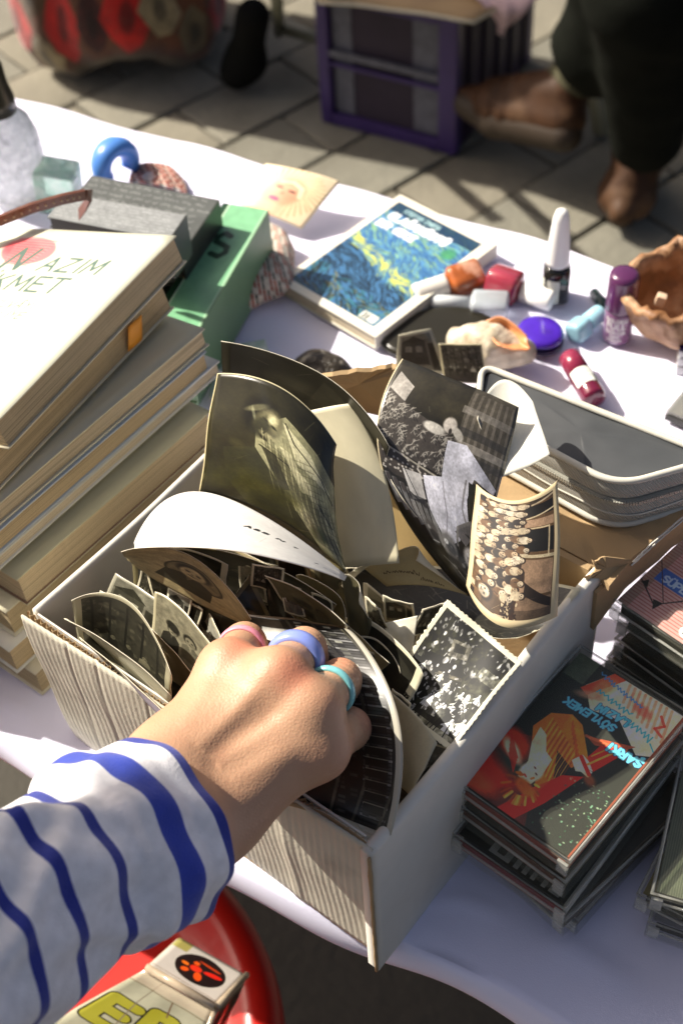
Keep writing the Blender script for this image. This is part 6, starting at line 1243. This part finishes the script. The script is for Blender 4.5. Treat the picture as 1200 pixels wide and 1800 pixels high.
# ================================================================ the person who leafs through the photographs
ph = empty('person', (-.45, -.35, GZ), 'person in a blue striped white top reaching into the box with a ringed hand', 'person', 'people at the stall')
def skin_mat():
    m = bpy.data.materials.new('skin'); m.use_nodes = True; t = m.node_tree; b = t.nodes['Principled BSDF']; tc = _n(t, 'ShaderNodeTexCoord')
    n1 = _n(t, 'ShaderNodeTexNoise'); n1.inputs['Scale'].default_value = 55; n1.inputs['Detail'].default_value = 3; t.links.new(tc.outputs['Object'], n1.inputs['Vector'])
    mx = _n(t, 'ShaderNodeMix', data_type='RGBA'); mx.inputs[6].default_value = (.47, .25, .15, 1); mx.inputs[7].default_value = (.56, .335, .205, 1); t.links.new(n1.outputs[0], mx.inputs[0]); last = mx.outputs[2]
    for (P, rad, am) in RED_SPOTS:
        vm = _n(t, 'ShaderNodeVectorMath', operation='DISTANCE'); vm.inputs[1].default_value = P; t.links.new(tc.outputs['Object'], vm.inputs[0])
        mr = _n(t, 'ShaderNodeMapRange'); mr.interpolation_type = 'SMOOTHSTEP'; mr.inputs[1].default_value = rad; mr.inputs[2].default_value = rad*.2; mr.inputs[3].default_value = 0; mr.inputs[4].default_value = am; t.links.new(vm.outputs['Value'], mr.inputs[0])
        m2 = _n(t, 'ShaderNodeMix', data_type='RGBA'); t.links.new(mr.outputs[0], m2.inputs[0]); t.links.new(last, m2.inputs[6]); m2.inputs[7].default_value = (.62, .17, .10, 1); last = m2.outputs[2]
    t.links.new(last, b.inputs['Base Color']); b.inputs['Roughness'].default_value = .5; b.inputs['Subsurface Weight'].default_value = .12; b.inputs['Subsurface Scale'].default_value = .004; b.inputs['Subsurface Radius'].default_value = (1, .35, .18)
    v = _n(t, 'ShaderNodeTexVoronoi'); v.inputs['Scale'].default_value = 900; t.links.new(tc.outputs['Object'], v.inputs['Vector']); n2 = _n(t, 'ShaderNodeTexNoise'); n2.inputs['Scale'].default_value = 260; n2.inputs['Detail'].default_value = 5; t.links.new(tc.outputs['Object'], n2.inputs['Vector'])
    ad = _n(t, 'ShaderNodeMath', operation='ADD'); t.links.new(v.outputs['Distance'], ad.inputs[0]); t.links.new(n2.outputs[0], ad.inputs[1]); bp = _n(t, 'ShaderNodeBump'); bp.inputs['Distance'].default_value = .00012; t.links.new(ad.outputs[0], bp.inputs['Height']); t.links.new(bp.outputs[0], b.inputs['Normal'])
    return m
H = {k: V3(*v) for k, v in dict(
 w1=(312, 1352, .170), w2=(372, 1428, .162), f1=(232, 1424, .180), f2=(292, 1500, .176),
 im=(402, 1178, .178), ip=(430, 1132, .156), id=(462, 1170, .134), it=(478, 1205, .118),
 mm=(488, 1196, .186), mp=(534, 1142, .163), md=(560, 1185, .138), mt=(556, 1225, .118),
 rm=(545, 1250, .180), rp=(597, 1196, .162), rd=(606, 1245, .138), rt=(590, 1290, .120),
 pm=(560, 1316, .168), pp=(614, 1280, .152), pd=(590, 1318, .134), pt=(560, 1340, .122),
 tc=(340, 1330, .150), tm=(380, 1260, .142), tp=(410, 1230, .128), tt=(450, 1215, .116)).items()}
RED_SPOTS = [(tuple(V3(418, 1158, .186)), .017, .7), (tuple(V3(510, 1190, .193)), .015, .7), (tuple(V3(560, 1238, .186)), .012, .3), (tuple(V3(470, 1128, .165)), .012, .5), (tuple(V3(380, 1340, .18)), .012, .25), (tuple(V3(585, 1160, .17)), .012, .4), (tuple(V3(640, 1268, .155)), .012, .3), (tuple(V3(560, 1320, .168)), .02, .2)]
B = Body(.009)
B.cap(H['f1'], H['w1'], .025, .0215).cap(H['f2'], H['w2'], .025, .020).cap(H['w1'], H['w2'], .0215, .020)
elb = V3(-470, 1880, .235); B.cap(elb, (H['f1']+H['f2'])/2, .040, .030); sho = Vector((-.42, -.42, .42)); B.cap(elb, sho, .048, .06)
for a, b, ra, rb in (('w1','im',.019,.0128), ('w1','mm',.018,.0122), ('w2','rm',.017,.0118), ('w2','pm',.017,.0118), ('im','mm',.0108,.0108), ('mm','rm',.0105,.0105), ('rm','pm',.0108,.0108), ('w1','pm',.016,.0115)): B.cap(H[a], H[b], ra, rb)
B.k = .009
for f, r0, r1, r2 in (('i', .0113, .0102, .0080), ('m', .0112, .0104, .0080), ('r', .0108, .0098, .0077), ('p', .0106, .0096, .0074)):
    a, b, c_, d_ = (H[f+s] for s in 'mpdt'); B.cap(a, b, r0, r1).cap(b, c_, r1*.98, r2*1.08).cap(c_, d_, r2*1.05, r2)
B.cap(H['tc'], H['tm'], .016, .0125).cap(H['tm'], H['tp'], .0120, .0105).cap(H['tp'], H['tt'], .0102, .0085)
class HandBody(Body):
    def sdf(s, P):
        # fingers blend into the palm, not into each other: blend width falls off beyond the knuckles
        n0 = 12; d = None; groups = [list(range(0, 12))]+[[12+3*i, 13+3*i, 14+3*i] for i in range(5)]
        def cd_(i):
            a, b, ra, rb = s.c[i]; ab = b-a; t = np.clip(((P-a)@ab)/(ab@ab+1e-12), 0, 1); return np.linalg.norm(P-a-t[:, None]*ab, axis=1)-(ra+(rb-ra)*t)
        def sm(x, y, k): h = np.clip(.5+.5*(y-x)/k, 0, 1); return y*(1-h)+x*h-k*h*(1-h)
        out = []
        for g in groups:
            d = None
            for i in g: q = cd_(i); d = q if d is None else sm(d, q, .010 if g is groups[0] else .003)
            out.append(d)
        palm = out[0]; res = palm
        for q in out[1:]: res = np.minimum(res, sm(palm, q, .007))
        return res
B.__class__ = HandBody; print('hand caps', len(B.c))
TEND = [(H['w1'].lerp(H['w2'], t), H[k]) for t, k in ((.1, 'im'), (.35, 'mm'), (.6, 'rm'), (.9, 'pm'))]
CAMV = np.array(CAM_LOC)
def hdisp(P):
    d = .00025*vnoise(P, 160, 4)
    up = np.array((.1, -.35, .93))
    for a, b in TEND:
        a, b = np.array(a), np.array(b); ab = b-a; t = np.clip(((P-a)@ab)/(ab@ab), 0, 1); q = P-a-t[:, None]*ab; lat = q-(q@up)[:, None]*up; dist = np.linalg.norm(lat, axis=1)
        d += .0009*np.exp(-(dist/.0040)**2)*((t > .25) & (t < 1.)).astype(float)*np.sin(np.clip(t, 0, 1)*3.1)*((q@up) > 0)
    for k, am in (('im', .0018), ('mm', .0020), ('rm', .0014), ('pm', .0012)):
        q = P-np.array(H[k])-np.array((.0, .0, .009)); d += am*np.exp(-((q*q).sum(1))/(.0065**2))
    for k in ('ip', 'mp', 'rp', 'pp'):   # creases over the middle joints
        for off in (-.003, 0, .003):
            a = np.array(H[k]); b = np.array(H[k[0]+'m']); ax_ = (a-b)/np.linalg.norm(a-b); q = (P-a)@ax_-off+.001; rr_ = np.linalg.norm(P-a, axis=1); d -= .0006*np.exp(-(q/.0006)**2)*(rr_ < .013)
    return d
hand = B.build('body', skin_mat(), .00135, ph, disp=hdisp, iters=4)
# rings
def ring(name, label, P, ax, R, wd, th, m, sx=1):
    P, ax = Vector(P), Vector(ax).normalized(); e1 = ax.cross(Vector((0, 0, 1))).normalized(); e2 = e1.cross(ax); V = []; F = []; N, K = 56, 12
    for i in range(N):
        a = 2*math.pi*i/N; rd = e1*math.cos(a)+e2*math.sin(a); wv = 1+sx*.5*math.sin(a) if sx != 1 else 1
        for k in range(K): b = 2*math.pi*k/K; V.append(P+rd*(R+th*math.cos(b)*wv)+ax*(wd*math.sin(b)*wv))
    for i in range(N):
        for k in range(K): F.append((i*K+k, i*K+(k+1) % K, ((i+1) % N)*K+(k+1) % K, ((i+1) % N)*K+k))
    o = mk(name, V, F, m, ph); o['label'] = label; return o
M_rp = mat('pink_resin', (.78, .30, .38), .35, .12, 200, sss=.1, sssr=.003); M_rb = mat('periwinkle_resin', (.23, .30, .72), .28, .06, 80, coat=.3); M_rt = mat('teal_resin', (.20, .55, .58), .22, .12, 150, coat=.3)
ring('ring', 'flat pink ring', H['im'].lerp(H['ip'], .80), H['ip']-H['im'], .0108, .0028, .0010, M_rp)
ring('ring', 'thick periwinkle blue ring', H['mm'].lerp(H['mp'], .66), H['mp']-H['mm'], .0114, .0046, .0026, M_rb, .3)
ring('ring', 'slim teal ring', H['rm'].lerp(H['rp'], .66), H['rp']-H['rm'], .0108, .0021, .0014, M_rt)
# sleeve
c = Cv(900, 1300, (.92,.91,.92)); BLc = (.11,.18,.56)
def stripe(v0, v1, wob, kx=.0, col=BLc, x0=0, x1=1):
    P = [(x0+(x1-x0)*k/40, 0) for k in range(41)]; pts = []
    for k in range(41):
        u = P[k][0]; pts.append((u, (v0+v1)/2+wob*math.sin(u*9+kx)+.0012*math.sin(u*23+kx)))
    c.line(pts, (v1-v0)/2*c.h/c.w, col)
Lc = .36; f_ = lambda m: m/Lc
stripe(f_(-.004), f_(.0042), 0); stripe(f_(.0200), f_(.0315), .001, 1, (.14,.24,.66))
for k, m_ in enumerate([.048+.0225*i for i in range(14)]): stripe(f_(m_+.003), f_(m_+.0078), .0012, k*.7)
xx = c.fbm(60, 3, 2, 1, 1); c.a *= (1+.10*(xx-.5))[..., None]; ix = np.arange(c.w)[None]; iy = np.arange(c.h)[:, None]; c.a *= (1+.035*np.sin(ix*1.7)*np.sin(iy*1.5))[..., None]
for k in range(160): u = RNG.uniform(.55, .95); v = f_(.0285)+abs(RNG.normal(0, .007)); c.ell(u, v, .006, .004, (.35,.45,.80), 0, .9, .35)
M_sl = pmat('striped_cotton', c, .9, .00035, 1100, sheen=.35)
cen = [V3(276, 1456, .172), V3(192, 1500, .186), V3(82, 1562, .202), V3(-55, 1644, .216), V3(-240, 1755, .230), elb, elb.lerp(sho, .5)+Vector((0, 0, .0)), sho]
def cat(P, t):
    n = len(P)-1; s = min(max(t*n, 0), n-1e-6); i = int(s); f = s-i; p0, p1, p2, p3 = P[max(i-1, 0)], P[i], P[i+1], P[min(i+2, n)]
    return .5*((2*p1)+(p2-p0)*f+(2*p0-5*p1+4*p2-p3)*f*f+(3*p1-p0-3*p2+p3)*f**3)
pts = [cat(cen, k/400) for k in range(401)]; arc = [0]
for a, b in zip(pts, pts[1:]): arc.append(arc[-1]+(b-a).length)
def on(s):
    i = max(0, min(399, int(np.searchsorted(arc, s))-1)); f = (s-arc[i])/max(1e-9, arc[i+1]-arc[i]); return pts[i].lerp(pts[i+1], max(-3, min(1, f)))
TOT = arc[-1]; NV, NU = 300, 140; V = []; F = []; uv = []
ax0 = (on(.03)-on(0)).normalized(); 
for j in range(NV+1):
    s = TOT*(j/NV)**1.25; p = on(s); d = (on(min(s+.012, TOT))-on(max(s-.012, 0))).normalized() if s > .012 else ax0; d = d
    e1 = d.cross(Vector((0, 0, 1))).normalized(); e2 = e1.cross(d)
    R = .0365+.0055/(1+math.exp((s-.040)/.0012))+.0012*math.exp(-((s-.022)/.006)**2)-.0012*math.exp(-((s-.012)/.004)**2)+.13*min(.16, max(0, s-.05))
    for i in range(NU+1):
        a = 2*math.pi*i/NU; u = i/NU
        fold = .0022*math.sin(a*3+s*38)*min(1, max(0, s-.035)/.03)+.0016*math.sin(a*5-s*70+1)+.0009*math.sin(a*9+s*120)+.0012*math.sin(s*160+a*2)*min(1, max(0, s-.04)/.03)
        cr = 0
        for a0, s0, ln, am, k_ in ((1.9, .075, .05, .0040, 60), (1.0, .105, .06, .0042, -50), (1.35, .062, .03, .0035, 30), (2.5, .12, .05, .0030, 40), (.3, .07, .05, .0045, 45), (3.0, .06, .03, .002, -60)):
            aa = (a-a0-(s-s0)*k_*.25+math.pi) % (2*math.pi)-math.pi; cr += am*math.exp(-(aa/.16)**2)*math.exp(-((s-s0)/ln)**2)
        rr_ = R+fold+cr-.0022*math.exp(-((a-1.25)/.12)**2)*(s > .04)
        # opening is cut on a slant
        sh_ = d*(-.010*math.sin(a)*max(0, 1-s/.08)) if False else Vector()
        V.append(p+e1*math.cos(a)*rr_*1.0+e2*math.sin(a)*rr_*.92+sh_); uv.append((u, 1-min(1, max(.0, s)/Lc)))
for j in range(NV):
    for i in range(NU): q = j*(NU+1)+i; F.append((q, q+NU+1, q+NU+2, q+1))
# hem turned inwards
base = len(V)
for j, (ds, dr) in enumerate(((-.0012, -.0012), (.001, -.0030), (.03, -.0042))):
    for i in range(NU+1):
        o_ = V[i]; cdir = (cen[0]-o_); V.append(o_+cdir.normalized()*(-dr)+ax0*ds); uv.append((i/NU, .999 if j < 2 else .95))
for j in range(3):
    for i in range(NU): q = base+(j-1)*(NU+1)+i if j else i; q2 = base+j*(NU+1)+i; F.append((q, q+1, q2+1, q2))
mk('sleeve', V, F, M_sl, ph, uv=uv)
# the rest of the wearer, leaning in from the left outside the picture
M_top = mat('white_cotton_top', (.78, .77, .79), .9, .05, 20, sheen=.3); M_jean = mat('blue_jeans', (.04, .06, .12), .9, .2, 30)
B = Body(.04); tx, ty = TORSO
B.cap((tx, ty, .44), (tx+.0, ty-.06, .12), .11, .12).cap((tx, ty, .44), sho, .09, .062).cap((tx, ty, .44), (tx-.14, ty+.06, .43), .09, .065).cap((tx+.0, ty-.06, .1), (tx, ty-.08, -.08), .12, .13)
B.build('striped_top', M_top, .012, ph, disp=lambda P: .004*vnoise(P, 40, 1))
B = Body(.03); B.cap((tx-.06, ty-.04, -.1), (tx-.08, ty-.05, -.42), .10, .07).cap((tx-.08, ty-.05, -.42), (tx-.09, ty-.08, -.68), .068, .05).cap((tx+.07, ty-.04, -.1), (tx+.09, ty-.06, -.42), .10, .07).cap((tx+.09, ty-.06, -.42), (tx+.10, ty-.09, -.68), .068, .05); B.build('jeans', M_jean, .012, ph)
hd = Vector((tx+.02, ty+.05, .68)); B = Body(.02); B.cap((tx, ty, .50), hd-Vector((0, .03, .05)), .055, .055).cap(hd-Vector((0, -.02, .05)), hd+Vector((0, 0, .05)), .065, .088).cap(hd+Vector((.02, .085, -.02)), hd+Vector((.02, .095, -.035)), .012, .014)
B.build('head', bpy.data.materials['skin'], .008, ph)
B = Body(.02); B.cap(hd+Vector((0, -.02, .06)), hd+Vector((0, -.05, -.06)), .096, .07); B.build('hair', mat('brown_hair', (.05, .028, .015), .6, .3, 60), .008, ph)
# parasol added unseen, above and left, to shade the lower right cloth
M_par = mat('shadecaster_cloth', (.35, .32, .24), .9, .05, 10); pc_ = Vector((.630-1.31, -.04-.325, 1.3)); po = empty('shadecaster', Vector((pc_.x, pc_.y, GZ)), 'unseen added beige parasol standing behind the person at the table', 'shadecaster')
V = [pc_+Vector((0, 0, .14))]; F = []
for j, (r_, z) in enumerate(((.24, .085), (.48, .0))):
    for k in range(64): a = 2*math.pi*k/64; q = 1-.03*abs(math.sin(a*4)); V.append(pc_+Vector((r_*q*math.cos(a), r_*q*math.sin(a), z-.012*abs(math.sin(a*4)))))
for k in range(64): F.append((0, 1+k, 1+(k+1) % 64)); F.append((1+k, 65+k, 65+(k+1) % 64, 1+(k+1) % 64))
mk('shade_canopy', V, F, M_par, po); tube('pole', [Vector((pc_.x, pc_.y, GZ)), pc_+Vector((0, 0, .15))], .016, M_st, po, 12)
for k in range(8): a = math.pi/8+math.pi/4*k; tube('rib', [pc_+Vector((0, 0, .12)), pc_+Vector((.47*math.cos(a), .47*math.sin(a), -.012))], .004, M_st, po, 6)
# ================================================================ origins
bpy.context.view_layer.update()
for o in list(COL.objects):
    if o.type == 'MESH' and o.parent is None and not o.children and o.location.length < 1e-9 and o.name not in ('ground',):
        me = o.data; P = np.zeros(len(me.vertices)*3); me.vertices.foreach_get('co', P); P = P.reshape(-1, 3); c_ = np.array([P[:, 0].mean(), P[:, 1].mean(), P[:, 2].min()]); me.vertices.foreach_set('co', (P-c_).ravel()); me.update(); o.location = c_
